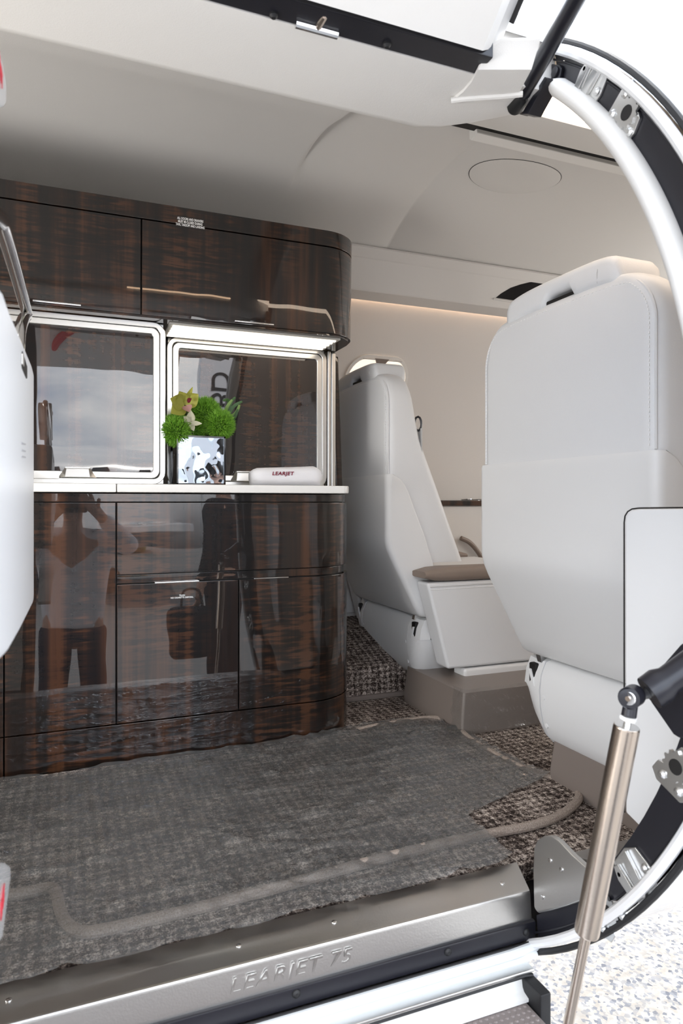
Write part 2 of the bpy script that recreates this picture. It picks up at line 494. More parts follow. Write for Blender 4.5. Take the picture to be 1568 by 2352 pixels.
def text(name, body, mat, parent, loc, rot, size, extrude=0.0004, align='CENTER', shear=0.0, space=1.0, line=1.0, xs=1.0, label=None, weight=0.0):
    cu = bpy.data.curves.new('tmp_text', 'FONT')
    cu.body = body; cu.size = size; cu.extrude = extrude; cu.align_x = align; cu.align_y = 'CENTER'
    cu.shear = shear; cu.space_character = space; cu.space_line = line; cu.offset = weight
    ob = bpy.data.objects.new('tmp_text', cu); COL.objects.link(ob)
    bpy.context.view_layer.update()
    me = bpy.data.meshes.new_from_object(ob.evaluated_get(bpy.context.evaluated_depsgraph_get()))
    bpy.data.objects.remove(ob); bpy.data.curves.remove(cu)
    b = bmesh.new(); b.from_mesh(me); bpy.data.meshes.remove(me)
    for v in b.verts: v.co.x *= xs
    mtx = Matrix.Translation(Vector(loc)) @ (rot if isinstance(rot, Matrix) else Matrix(rot.to_matrix() if hasattr(rot, 'to_matrix') else rot).to_4x4())
    bmesh.ops.transform(b, matrix=mtx, verts=b.verts)
    o = link(name, b, mat, parent, None, recalc=False)
    if label: o['label'] = label
    return o

def axes(xv, yv):
    x = Vector(xv).normalized(); z = x.cross(Vector(yv)).normalized(); y = z.cross(x)
    return Matrix((x, y, z)).transposed().to_4x4()

def copy_thing(root):
    """copies a thing, its parts and sub-parts"""
    def rec(o, parent):
        c = o.copy(); COL.objects.link(c); c.parent = parent
        for ch in [k for k in bpy.data.objects if k.parent == o]: rec(ch, c)
        return c
    return rec(root, None)

def screw(bm, p, axis='X', r=0.004, h=0.003):
    return lathe(p, [(r, 0), (r, h * 0.4), (r * 0.75, h * 0.9), (r * 0.3, h)], axis, 10, bm)

# ================================================================== SETTING
YC, ZC, RC = 1.68, 0.66, 0.95            # lining circle of the cabin
XF, XA = -1.2, 3.0                       # forward and aft bulkheads
XJ = 0.715                               # aft face plane of the doorway (jamb)
def arc_out(z): return 1.377 - math.sqrt(max(0.0, 0.862 ** 2 - (z - ZC) ** 2))
def arc_in(z): return 1.452 - math.sqrt(max(0.0, 0.871 ** 2 - (z - ZC) ** 2))

# --- ground
bm = bmesh.new()
g = 40.0
GZ = -0.80
vs = [bm.verts.new(p) for p in ((-g, -g, GZ), (g, -g, GZ), (g, g, GZ), (-g, g, GZ))]
bm.faces.new(vs)
struct('ground', bm, M['ground'], 'pale stone-chip paving on the ground outside the aircraft')

M['apron'] = simple('grey_asphalt', (0.22, 0.215, 0.21), 0.9, bump=0.5, bump_scale=90)
bm = bmesh.new()
bm.faces.new([bm.verts.new(p) for p in ((-g, -g, GZ + 0.004), (g, -g, GZ + 0.004), (g, 0.35, GZ + 0.004), (-g, 0.35, GZ + 0.004))])
struct('apron', bm, M['apron'], 'grey asphalt apron in front of the aircraft doorway')

# --- cabin floor
struct('floor', box(XF, XA, 1.010, 2.60, -0.03, 0.0), M['carpet'], 'woven brown and cream carpet on the cabin floor')

# carpeted riser and raised side floor under the far wall
prof = [(2.055, 0.012), (2.062, 0.10), (2.075, 0.112), (2.30, 0.19), (2.62, 0.20), (2.62, 0.0), (2.055, 0.0)]
bm = prism([(0.45, y, z) for y, z in prof], (XA - 0.45, 0, 0))
struct('trim_1', bm, M['carpet'], 'carpeted step along the foot of the far cabin wall')
struct('trim_2', box(0.45, 1.05, 2.043, 2.056, 0.0, 0.016, 0.003), M['taupe_hard'], 'thin taupe strip along the foot of the carpeted step')

# --- ceiling
def ceil_off(x, y):
    k = max(0.0, min(1.0, (1.975 - y) / 0.5))
    t = max(0.0, min(1.0, (0.612 - x) / 0.018))
    t = math.sin(t * PI / 2) ** 0.7 if t > 0 else 0.0
    o = 0.042 * (k ** 1.35) * t
    gx = abs(x - 1.012)
    if gx < 0.004: o -= 0.004
    return o
def ceil_pt(x, y, off=0.0):
    o = ceil_off(x, y) + off
    z = math.sqrt(RC ** 2 - (y - YC) ** 2)
    n = Vector((0, (y - YC) / RC, z / RC))
    return Vector((x, y, ZC + z)) - n * o
xs = [XF, -0.8, -0.4, 0.0, 0.3, 0.5, 0.58, 0.593, 0.598, 0.602, 0.606, 0.609, 0.611, 0.612, 0.63, 0.7, 0.8, 0.9, 1.0, 1.0085, 1.0105, 1.0135, 1.0155, 1.03, 1.2, 1.5, 2.0, 2.5, XA]
ys = [1.02 + (2.32 - 1.02) * k / 64 for k in range(65)]
bm = bmesh.new()
V = [[bm.verts.new(ceil_pt(x, y)) for y in ys] for x in xs]
for i in range(len(xs) - 1):
    for j in range(len(ys) - 1):
        if xs[i] >= 0.7 and ys[j + 1] < 1.46: continue
        bm.faces.new((V[i][j], V[i + 1][j], V[i + 1][j + 1], V[i][j + 1]))
bmesh.ops.delete(bm, geom=[v for v in bm.verts if not v.link_faces], context='VERTS')
struct('ceiling', bm, M['ceiling'], 'grey-white padded headliner curving over the cabin', smooth=60)

# sloping ceiling strip over the near seat, with its light trough
bm = prism([(0.70, 1.0, 1.337), (0.70, 1.396, 1.550), (0.70, 1.392, 1.60), (0.70, 1.0, 1.36)], (XA - 0.70, 0, 0), 0.004)
struct('trim_3', bm, M['lining'], 'pale sloping ceiling strip above the nearer seat')
bm = box(0.66, 2.2, 0.90, 0.996, 1.345, 1.355)
tag(link('cove_light', bm, M['cove']), 'glowing light trough in the ceiling beside the door frame', 'light')
bm = box(0.60, XA, 1.405, 1.462, 1.578, 1.60)
struct('trim_4', bm, M['gap'], 'dark slot running along the ceiling')
lip = [(0.945, 1.448, 1.566), (0.945, 1.474, 1.560), (0.945, 1.486, 1.568), (0.945, 1.486, 1.60), (0.945, 1.455, 1.60)]
struct('trim_5', prism(lip, (XA - 0.945, 0, 0), 0.004), M['lining'], 'pale lip along the dark ceiling slot')

# far wall
bm = bmesh.new()
zs = [0.0 + 1.42 * k / 40 for k in range(41)]
xw = [XF, 0.6, 1.0, 2.0, XA]
V = [[bm.verts.new((x, YC + math.sqrt(RC ** 2 - (z - ZC) ** 2), z)) for z in zs] for x in xw]
for i in range(len(xw) - 1):
    for j in range(len(zs) - 1): bm.faces.new((V[i][j], V[i + 1][j], V[i + 1][j + 1], V[i][j + 1]))
struct('wall_far', bm, M['wall'], 'pale padded cabin sidewall behind the far seat', smooth=60)
# ledge with light valance
prof = [(2.11, 1.515), (2.090, 1.509), (2.087, 1.502), (2.106, 1.478), (2.112, 1.474), (2.158, 1.386), (2.164, 1.381), (2.262, 1.381), (2.262, 1.40), (2.19, 1.46), (2.14, 1.53)]
struct('trim_6', prism([(0.70, y, z) for y, z in prof], (XA - 0.70, 0, 0)), M['wall'], 'pale service ledge running under the ceiling along the far wall', smooth=25)
tag(link('valance_light', box(0.74, 2.9, 2.268, 2.282, 1.392, 1.398), M['led_warm']), 'warm light strip hidden above the far wall under the service ledge', 'light')

# near wall aft of the doorway, bulkheads
def near_wall(x0, x1):
    b = bmesh.new()
    zz = [0.0 + 1.33 * k / 30 for k in range(31)]
    V = [[b.verts.new((x, arc_in(min(z, 1.33)) , z)) for z in zz] for x in (x0, x1)]
    for j in range(30): b.faces.new((V[0][j], V[1][j], V[1][j + 1], V[0][j + 1]))
    return b
struct('wall_near', near_wall(XJ + 0.035, XA), M['wall'], 'pale cabin sidewall beside the nearer seat', smooth=60)
struct('wall_entry', near_wall(XF, -0.15), M['wall'], 'pale sidewall forward of the doorway', smooth=60)
struct('wall_aft', box(XA, XA + 0.02, 0.4, 2.75, -0.2, 1.75), M['wall'], 'pale bulkhead at the back of the cabin')
struct('wall_forward', box(XF - 0.02, XF, 0.4, 2.75, -0.2, 1.75), M['wall'], 'pale bulkhead towards the cockpit')

# outer fuselage skin
hull = [(0.866, 1.362), (1.05, 1.50), (1.3, 1.64), (1.6, 1.69), (1.95, 1.66), (2.3, 1.49), (2.55, 1.20), (2.68, 0.85), (2.68, 0.5), (2.55, 0.12), (2.3, -0.1), (1.9, -0.25), (1.5, -0.30), (1.15, -0.24), (0.9146, -0.0752)]
bm = bmesh.new()
V = [[bm.verts.new((x, y, z)) for y, z in hull] for x in (XF - 0.03, XA + 0.03)]
for j in range(len(hull) - 1): bm.faces.new((V[0][j], V[1][j], V[1][j + 1], V[0][j + 1]))
struct('fuselage_skin', bm, M['white_paint'], 'white painted outer skin over the roof, far side and belly of the aircraft', smooth=60)
for x0, x1, nme in ((XJ - 0.004, XA, 'white painted fuselage skin aft of the doorway'), (XF, -0.15, 'white painted fuselage skin forward of the doorway')):
    bm = bmesh.new()
    zz = [-0.075 + (1.362 + 0.075) * k / 40 for k in range(41)]
    V = [[bm.verts.new((x, arc_out(z) - 0.012, z)) for z in zz] for x in (x0, x1)]
    for j in range(40): bm.faces.new((V[0][j], V[1][j], V[1][j + 1], V[0][j + 1]))
    struct('fuselage_side', bm, M['white_paint'], nme, smooth=60)

# --- doorway jamb (black), rim and inner trim
def jamb(x0, x1):
    zt, zb = 1.362, -0.068
    outer = [(arc_out(z), z) for z in [zb + (zt - zb) * k / 36 for k in range(37)]]
    zt2, zb2 = 1.300, -0.030
    inner = [(arc_in(z), z) for z in [zt2 + (zb2 - zt2) * k / 36 for k in range(37)]]
    return prism([(x0, y, z) for y, z in outer + inner], (x1 - x0, 0, 0))
dj = empty('door_frame', (XJ, 0.9, 0.0), 'black curved door frame with silver latch plates and white rim at the right', 'door frame')
dj['kind'] = 'structure'
link('jamb', jamb(XJ, XJ + 0.035), M['black'], dj, 30)
zz = [-0.072 + 1.436 * k / 60 for k in range(61)]
def rim(off, r, x, zz):
    pts = []
    for z in zz:
        n = Vector((0, arc_out(z) - 1.377, z - ZC)).normalized()
        pts.append(Vector((x, arc_out(z), z)) + n * off)
    return tube(pts, r, 10)
link('rim', rim(0.002, 0.0075, XJ - 0.012, zz), M['white_paint'], dj)['label'] = 'white rounded lip of the doorway'
link('seal', rim(0.0155, 0.005, XJ - 0.004, zz), M['rubber'], dj)['label'] = 'thin black seal outside the white lip'
link('inner_bead', rim(-0.011, 0.0018, XJ - 0.001, zz), M['black'], dj)['label'] = 'thin black bead inside the white lip'
# white inner trim: flat band following the inner arc from the seat panel up to the ceiling
pts = []
for k in range(41):
    z = 0.72 + (1.305 - 0.72) * k / 40
    pts.append(Vector((XJ - 0.004, arc_in(z) + 0.006, z)))
rings = []
for i, p in enumerate(pts):
    t = (pts[min(i + 1, 40)] - pts[max(i - 1, 0)]).normalized()
    n = Vector((0, t.z, -t.y))
    sc = 0.9 if i < 40 else 0.55
    rings.append([p + n * (0.016 * math.cos(a) * sc) + Vector((0.022 * math.sin(a) * sc, 0, 0)) for a in [2 * PI * q / 14 for q in range(14)]])
link('edge_trim', loft(rings), M['lining'], dj)['label'] = 'padded white edge trim inside the black frame'
struct('door_frame_forward', jamb(-0.15, -0.11), M['black'], 'black door frame at the cockpit end of the doorway')

def plate_frame(c, along):
    """axes on the jamb face: a along the jamb, b radial, normal -X"""
    a = Vector(along).normalized(); n = Vector((-1, 0, 0)); b = n.cross(a)
    return lambda s, t, h: Vector(c) + a * s + b * t + n * h
def poly_plate(fr, pts, h0, h1, r=0.0012, bm=None):
    return prism([fr(s, t, h0) for s, t in pts], fr(0, 0, h1) - fr(0, 0, h0), r, 2, bm, 25)

def strike_plate(px, py, flip=1):
    c = P(px, py, X=XJ)
    n = Vector((0, arc_out(c.z) - 1.377, c.z - ZC)).normalized()
    fr = plate_frame(c, Vector((0, n.z, -n.y)) * flip)
    o = [(-0.030, -0.022), (-0.034, 0.006), (-0.028, 0.026), (-0.004, 0.032), (0.020, 0.030), (0.034, 0.014), (0.036, -0.010), (0.024, -0.030), (-0.010, -0.032)]
    b = poly_plate(fr, o, 0.0, 0.004)
    pl = link('strike_plate', b, M['alu'], dj, 30)
    b = poly_plate(fr, [(-0.016, -0.026), (-0.008, 0.024), (0.0, 0.029), (0.009, 0.026), (0.004, -0.004), (-0.002, -0.026)], 0.004, 0.010)
    poly_plate(fr, [(0.012, -0.022), (0.013, 0.022), (0.026, 0.016), (0.029, -0.008), (0.022, -0.024)], 0.004, 0.010, bm=b)
    link('latch_ramp', b, M['alu'], pl, 30)
    for s, t in ((-0.026, 0.004), (0.021, -0.012)):
        b = bmesh.new(); b = None
        b = lathe(fr(s, t, 0.004), [(0.006, 0), (0.006, -0.003), (0.003, -0.006)], 'X', 12)
        link('bolt', b, M['alu'], pl)
def gear_plate(px, py, flip=1):
    c = P(px, py, X=XJ)
    n = Vector((0, arc_out(c.z) - 1.377, c.z - ZC)).normalized()
    fr = plate_frame(c, Vector((0, n.z, -n.y)) * flip)
    b = poly_plate(fr, [(0.010, -0.030), (0.004, -0.010), (0.008, 0.026), (0.024, 0.030), (0.036, 0.018), (0.036, -0.022), (0.026, -0.034)], 0.0, 0.004)
    poly_plate(fr, [(-0.036, 0.010), (-0.030, 0.022), (-0.014, 0.022), (-0.010, 0.006), (-0.020, -0.012), (-0.030, -0.008)], 0.0, 0.005, bm=b)
    pl = link('striker', b, M['alu'], dj, 30)
    ring = []
    for k in range(48):
        a = 2 * PI * k / 48
        r = 0.021 if (k // 2) % 2 else 0.0175
        ring.append((r * math.cos(a) - 0.004, r * math.sin(a) - 0.002))
    b = poly_plate(fr, ring, 0.004, 0.008, 0)
    link('gear', b, M['alu'], pl, 30)
    link('hub', lathe(fr(-0.004, -0.002, 0.008), [(0.010, 0.0), (0.010, -0.0006)], 'X', 18), M['gap'], pl)
    for s, t in ((0.024, 0.012), (0.022, -0.016), (-0.028, 0.012)):
        link('bolt', lathe(fr(s, t, 0.004), [(0.006, 0), (0.006, -0.0025), (0.0028, -0.005)], 'X', 12), M['alu'], pl)
strike_plate(1360, 192)
gear_plate(1443, 262)
gear_plate(1562, 1768, -1)
strike_plate(1462, 2008, -1)
gear_plate(1402, 2098, -1)

# metal kick plate in the lower corner of the jamb
kp = empty('kick_plate', (XJ - 0.004, 0.9, 0.0), 'grey metal kick plate with screws at the right end of the sill', 'kick plate')
pix = [(1225, 2085), (1223, 2000), (1225, 1948), (1232, 1930), (1246, 1921), (1266, 1920), (1282, 1930), (1312, 1962), (1352, 1998), (1372, 2012), (1366, 2050), (1340, 2068), (1300, 2082), (1268, 2091), (1234, 2098)]
o = [P(x, y, X=XJ - 0.010) for x, y in pix]
link('plate', prism(o, (0.010, 0, 0), 0.003, 2), M['steel'], kp)
o2 = [P(x, y, X=XJ - 0.010) for x, y in [(1232, 1930), (1246, 1921), (1266, 1920), (1282, 1930), (1312, 1962), (1352, 1998)]]
b = bmesh.new()
for p in ((1263, 1976), (1289, 1997), (1246, 2060)):
    c = P(*p, X=XJ - 0.010)
    link('screw', lathe(c, [(0.0036, 0), (0.0034, -0.0012), (0.0015, -0.0018)], 'X', 12), M['chrome'], kp)
b.free()
b = prism([(0.716, 0.915, 0.0), (0.716, 0.895, 0.12), (0.716, 0.80, 0.125), (0.716, 0.79, 0.02)], (0.28, 0, 0), 0.004)
struct('trim_7', prism([(0.752, 0.99, 0.004), (0.752, 0.895, 0.075), (0.752, 0.82, 0.10), (0.752, 0.85, 0.0)], (0.35, 0, 0), 0.003), M['steel'], 'sloping grey metal strip at the foot of the white side panel')
b.free()

# --- header over the doorway
hd = empty('door_header', (0.2, 0.95, 1.29), 'white padded header lining over the doorway with a black rail', 'header')
hd['kind'] = 'structure'
sec = [(0.876, 1.2895), (0.90, 1.2885), (0.97, 1.289), (1.03, 1.2925), (1.052, 1.300), (1.058, 1.315), (1.05, 1.40), (0.876, 1.40)]
rings = []
for x in (XF, -0.5, 0.0, 0.3, 0.5, 0.56, 0.60, 0.64, 0.68, 0.716):
    k = max(0.0, (x - 0.56) / (0.716 - 0.56)) ** 1.6
    rings.append([(x, 0.876 + (y - 0.876) * (1 - 0.66 * k), z + 0.006 * k) for y, z in sec])
link('lining', loft(rings), M['lining'], hd, 50)
b = box(-0.4, 0.572, 0.834, 0.876, 1.2905, 1.325, 0.002)
link('light_strip', box(0.19, 0.545, 1.056, 1.064, 1.322, 1.330, 0.002), M['led_warm'], hd)
bl = link('hinge_rail', b, M['black'], hd)
for px, py in ((628, 32), (888, 100)):
    c = P(px, py, Z=1.2905)
    link('button', lathe(c, [(0.006, 0), (0.006, -0.003), (0.003, -0.006)], 'Z', 12), M['rubber'], bl)
c = P(727, 68, Z=1.288)
b = tube([c + Vector((-0.03, 0, 0)), c + Vector((0.03, 0, 0))], 0.0055, 10)
hg = link('hinge', b, M['chrome'], hd)
b = tube([c + Vector((0, 0, 0)), c + Vector((0.003, -0.02, 0.004)), c + Vector((0.006, -0.035, 0.022))], 0.0045, 8)
link('arm', b, M['steel_warm'], hg)
# loose padded flap beside the jamb
fl = [P(x, y, Z=1.284) for x, y in ((1040, 231), (1064, 211), (1082, 190), (1098, 160), (1220, 160), (1190, 216), (1120, 222))]
b = prism(fl, (0, 0, 0.005), 0)
fl = [P(x, y, Z=1.284 + 0.03 * (160 - y) / 66) for x, y in ((1098, 160), (1118, 118), (1150, 96), (1240, 93), (1220, 160))]
prism(fl, (0, 0, 0.005), 0, bm=b)
link('flap', b, M['lining'], hd, 55)
l1 = [P(1036, 231, Z=1.283), P(1062, 227, Z=1.283), P(1100, 224, Z=1.283), P(1150, 221, Z=1.283), P(1200, 216, Z=1.283)]
l2 = [p + Vector((0.004, 0.022 * k, 0.004)) for p, k in zip(l1, (0.2, 0.9, 1.0, 0.8, 0.5))]
link('flap_lip', tube(l1, 0.0045, 8), M['lining'], hd)
link('flap_underside', prism(l1 + l2[::-1], (0, 0, 0.004), 0), M['lining'], hd)

# --- upper door, swung open overhead
ud = empty('upper_door', (0.1, 0.83, 1.30), 'white padded upper half of the entry door swung open overhead', 'door')
path = smooth_path([(0, 0.826, 1.290), (0, 0.79, 1.318), (0, 0.72, 1.372), (0, 0.58, 1.45), (0, 0.38, 1.505), (0, 0.15, 1.50), (0, -0.08, 1.43), (0, -0.22, 1.35)], 5)
def slab(x0, x1, th, off=0.0, r=0.02):
    up = []
    for i, p in enumerate(path):
        t = (path[min(i + 1, len(path) - 1)] - path[max(i - 1, 0)]).normalized()
        n = Vector((0, -t.z, t.y)); n = n if n.z > 0 else -n
        up.append((p + n * off, p + n * (off + th)))
    rings = []
    for a, c in up:
        rings.append([(x0 + r, a.y, a.z), (x1 - r, a.y, a.z), (x1, a.y + (c.y - a.y) * .5, a.z + (c.z - a.z) * .5), (x1, c.y, c.z), (x0, c.y, c.z), (x0, a.y + (c.y - a.y) * .5, a.z + (c.z - a.z) * .5)])
    return loft(rings)
link('inner_lining', slab(-0.42, 0.568, 0.035), M['lining'], ud, 30)
link('outer_skin', slab(-0.46, 0.592, 0.02, 0.035, 0.002), M['white_paint'], ud, 40)
link('edge_seal', tube([(0.59, p.y, p.z + 0.036) for p in path[2:]], 0.004, 8), M['rubber'], ud)
for x, i in ((-0.15, 12), (0.05, 12), (0.30, 14), (0.45, 14), (-0.1, 22), (0.2, 24)):
    p = path[i]
    lt = link('downlight', lathe((x, p.y, p.z - 0.006), [(0.026, 0.012), (0.026, 0.0), (0.020, -0.002), (0.018, 0.004)], 'Z', 20), M['chrome'], ud)
    link('lens', lathe((x, p.y, p.z - 0.002), [(0.017, 0.004), (0.017, 0.0)], 'Z', 16), M['glass_dark'], lt)
hp = smooth_path([(0.02, 0.06, 1.475), (-0.02, 0.03, 1.46), (-0.05, -0.03, 1.435), (-0.06, -0.09, 1.41)], 4)
link('release_handle', tube(hp, [0.012 + 0.008 * math.sin(PI * i / (len(hp) - 1)) for i in range(len(hp))], 10), M['red'], ud)['label'] = 'red curved release handle'

# --- gas strut of the upper door
gs = empty('gas_strut', P(1180, 245, Y=0.93), 'slim black gas strut rising from the door frame to the upper door', 'strut')
p0 = P(1184, 243, Y=0.925); p1 = P(1322, 0, Y=0.74)
d = (p1 - p0)
link('barrel', tube([p0 + d * 0.12, p0 + d * 0.15, p0 + d * 1.35], [0.0095, 0.0125, 0.0125], 14), M['black'], gs)
link('ridge', tube([p0 + d * 0.2 + Vector((-0.006, -0.010, 0)), p0 + d * 1.2 + Vector((-0.006, -0.010, 0))], 0.003, 6), M['black'], gs)
link('end_cap', tube([p0 - d * 0.05, p0 - d * 0.02, p0 + d * 0.10, p0 + d * 0.13], [0.010, 0.0135, 0.0125, 0.010], 14), M['rubber'], gs)
o = [P(x, y, X=XJ - 0.006) for x, y in [(1262, 146), (1284, 148), (1289, 156), (1280, 204), (1222, 260), (1206, 266), (1190, 262), (1188, 250), (1236, 180)]]
br = link('bracket', prism(o, (0.006, 0, 0), 0.002), M['black'], gs)
for p in ((1254, 161), (1276, 166)):
    link('bolt', lathe(P(*p, X=XJ - 0.006), [(0.008, 0), (0.008, -0.003), (0.004, -0.005)], 'X', 12), M['black'], br)
o = [P(x, y, X=XJ - 0.03) for x, y in [(1250, 176), (1256, 180), (1212, 262), (1196, 262)]]
link('rib', prism(o, (0.026, 0, 0), 0.001), M['black'], br)
link('pin', tube([P(1196, 243, X=XJ - 0.012), P(1196, 243, X=XJ - 0.012) + Vector((-0.02, -0.005, 0))], 0.004, 8), M['chrome'], br)

def D(px, py, d):
    """point seen at a photo position, d metres in front of the camera"""
    u, v = (px - CX) / FPX, (HY - py) / FPX
    return Vector(((CS * u + SN) * d, (CS - SN * u) * d, CAMZ + v * d))

# --- sill of the doorway
sl = empty('door_sill', (0.2, 0.93, 0.0), 'brushed metal sill plate with embossed lettering along the doorway', 'sill')
b = bmesh.new()
sec = [(1.016, 0.0), (1.016, 0.0045), (0.939, 0.0045), (0.935, 0.0035), (0.9325, -0.001), (0.929, -0.043), (0.936, -0.043), (0.940, -0.006), (0.945, 0.0)]
def sill_x(y): return 0.712 + max(0.0, (y - 0.935)) * 0.42
b = loft([[(-0.50, y, z) for y, z in sec], [(sill_x(y), y, z) for y, z in sec]])
link('plate', b, M['steel'], sl, 30)
for p in ((20, 2297), (548, 2172), (767, 2118), (1153, 2029)):
    link('screw', lathe(P(*p, Z=0.0045), [(0.0042, 0), (0.004, 0.001), (0.002, 0.0016)], 'Z', 12), M['chrome'], sl)
c = (P(470, 2262, Y=0.9305) + P(852, 2182, Y=0.9305)) * 0.5
wid = (P(852, 2182, Y=0.9305) - P(470, 2262, Y=0.9305)).length
fd = axes((1, 0, 0), (0, -0.075, 1))
text('embossed_lettering', 'LEARJET 75', M['steel'], sl, (c.x, 0.9302, -0.021), fd, 0.030, 0.0012, shear=0.22, space=1.12, xs=wid / 0.222)
# black rail and pale seal below the sill
bm = box(-0.5, 0.716, 0.922, 0.935, -0.069, -0.040, 0.003)
rl = struct('trim_8', bm, M['black'], 'black painted rail with dark rivets under the metal sill')
for p in ((680, 2282), (1028, 2186), (1208, 2141)):
    link('rivet', lathe(P(*p, Y=0.922), [(0.0062, 0), (0.0058, -0.002), (0.003, -0.0042)], 'Y', 12), M['rubber'], rl)
bm = tube([(-0.5, 0.913, -0.076), (0.66, 0.913, -0.076), (0.70, 0.913, -0.074), (0.722, 0.912, -0.073)], 0.0075, 10)
tube([(-0.5, 0.908, -0.087), (0.67, 0.908, -0.087), (0.705, 0.910, -0.083)], 0.006, 10, bm=bm)
struct('trim_9', bm, M['seal'], 'pale rounded seal running below the black rail')
bm = tube([(-0.5, 0.917, -0.069), (0.70, 0.917, -0.069)], 0.0025, 8)
struct('trim_10', bm, M['rubber'], 'thin black gasket between rail and pale seal')

# --- lower door with steps, hanging open below the sill
ld = empty('airstair_door', (0.2, 0.89, -0.10), 'white lower door half with a ribbed step, hanging open below the sill', 'door')
link('edge_strip', box(-0.5, 0.683, 0.884, 0.905, -0.0925, -0.0865, 0.002), M['alu'], ld)
link('top_seal', tube([(-0.5, 0.888, -0.0955), (0.668, 0.888, -0.0955), (0.680, 0.888, -0.098), (0.684, 0.888, -0.12), (0.684, 0.888, -0.26)], 0.0035, 8), M['rubber'], ld)
sec = [(0.895, -0.098), (0.892, -0.0995), (0.889, -0.114), (0.885, -0.119), (0.874, -0.122), (0.874, -0.127), (0.905, -0.127), (0.905, -0.098)]
link('riser', loft([[(-0.5, y, z) for y, z in sec], [(0.664, y, z) for y, z in sec]]), M['cream'], ld, 40)
link('end_panel', box(0.664, 0.684, 0.845, 0.91, -0.60, -0.098, 0.003), M['rubber'], ld)
b = box(-0.5, 0.662, 0.62, 0.884, -0.139, -0.128, 0.003)
for i in range(34):
    for j in range(10):
        x, y = 0.654 - i * 0.010, 0.870 - j * 0.010
        lathe((x, y, -0.128), [(0.0035, 0), (0.002, 0.0014)], 'Z', 6, b)
link('tread', b, M['tread'], ld)
sec = [(0.90, -0.14), (0.62, -0.142), (0.56, -0.42), (0.20, -0.70), (0.16, -0.76), (0.55, -0.60), (0.90, -0.40)]
link('door_shell', loft([[(-0.5, y, z) for y, z in sec], [(0.666, y, z) for y, z in sec]]), M['white_paint'], ld, 40)

# --- polished strut of the lower door
ss = empty('door_strut', D(1450, 1597, 0.80), 'warm silver cylinder strut with black ball joint in the doorway', 'strut')
top, bot, end = D(1439, 1668, 0.80), D(1347, 2142, 0.835), D(1296, 2395, 0.85)
ax = (bot - top).normalized()
link('cylinder', tube([top, top + ax * 0.002, bot - ax * 0.002, bot], [0.0143, 0.0148, 0.0148, 0.0143], 32), M['steel_warm'], ss, 40)
link('end_face', tube([top - ax * 0.0006, top + ax * 0.0002], 0.0138, 28), M['alu'], ss)
link('rod', tube([bot - ax * 0.02, end + (end - bot) * 0.33], 0.0062, 18), M['steel_warm'], ss)
nk = D(1451, 1600, 0.80)
link('stem', tube([top, top - ax * 0.012], 0.0042, 12), M['alu'], ss)
link('lock_nut', tube([top - ax * 0.008, top - ax * 0.0125], 0.0098, 6), M['cream'], ss)
link('neck', tube([top - ax * 0.0125, nk + ax * 0.004], [0.0085, 0.0080], 16), M['black'], ss)
j = link('rod_end', tube([nk + Vector((-0.009, -0.004, 0)), nk + Vector((-0.0095, -0.0045, 0)), nk + Vector((0.008, 0.004, 0)), nk + Vector((0.009, 0.0045, 0))], [0.011, 0.0128, 0.0128, 0.011], 24), M['black'], ss)
link('ball', tube([nk + Vector((-0.011, -0.005, 0)), nk + Vector((-0.0085, -0.004, 0))], [0.0075, 0.0092], 20), M['chrome'], j)
link('screw', tube([nk + Vector((-0.0125, -0.0055, 0)), nk + Vector((-0.0105, -0.005, 0))], [0.003, 0.0032], 12), M['steel_warm'], j)
link('pin', tube([nk, D(1497, 1588, 0.815)], 0.0072, 14), M['alu'], ss)
o = [P(x, y, X=0.700) for x, y in [(1640, 1430), (1560, 1480), (1494, 1556), (1484, 1575), (1490, 1610), (1504, 1630), (1544, 1688), (1558, 1697), (1640, 1690)]]
br = link('bracket', prism(o, (0.016, 0, 0), 0.004), M['black'], ss)
a0, a1 = D(1490, 1592, 0.805), P(1600, 1520, X=0.69)
link('bracket_arm', tube([a0, a0 + (a1 - a0) * 0.25, a0 + (a1 - a0) * 0.4, a1], [0.020, 0.021, 0.017, 0.019], 16), M['black'], br)

# --- white side panel beside the nearer seat
sp = empty('seat_partition', (0.80, 0.80, 0.17), 'white flat side panel between the door frame and the nearer seat', 'panel')
pix = [(1436, 1866), (1435, 1500), (1435, 1200), (1437, 1186), (1443, 1177), (1452, 1171), (1466, 1169), (1660, 1167), (1660, 1560), (1560, 1780), (1512, 1862), (1478, 1908)]
link('panel', prism([P(x, y, X=0.80) for x, y in pix], (0.022, 0, 0), 0.003), M['shell'], sp)
pix2 = [(1434, 1866), (1433, 1500), (1433, 1200), (1435, 1185), (1441, 1175), (1451, 1169), (1466, 1167), (1660, 1165)]
link('edge_gap', tube([P(x, y, X=0.807) for x, y in pix2], 0.0012, 6), M['gap'], sp)

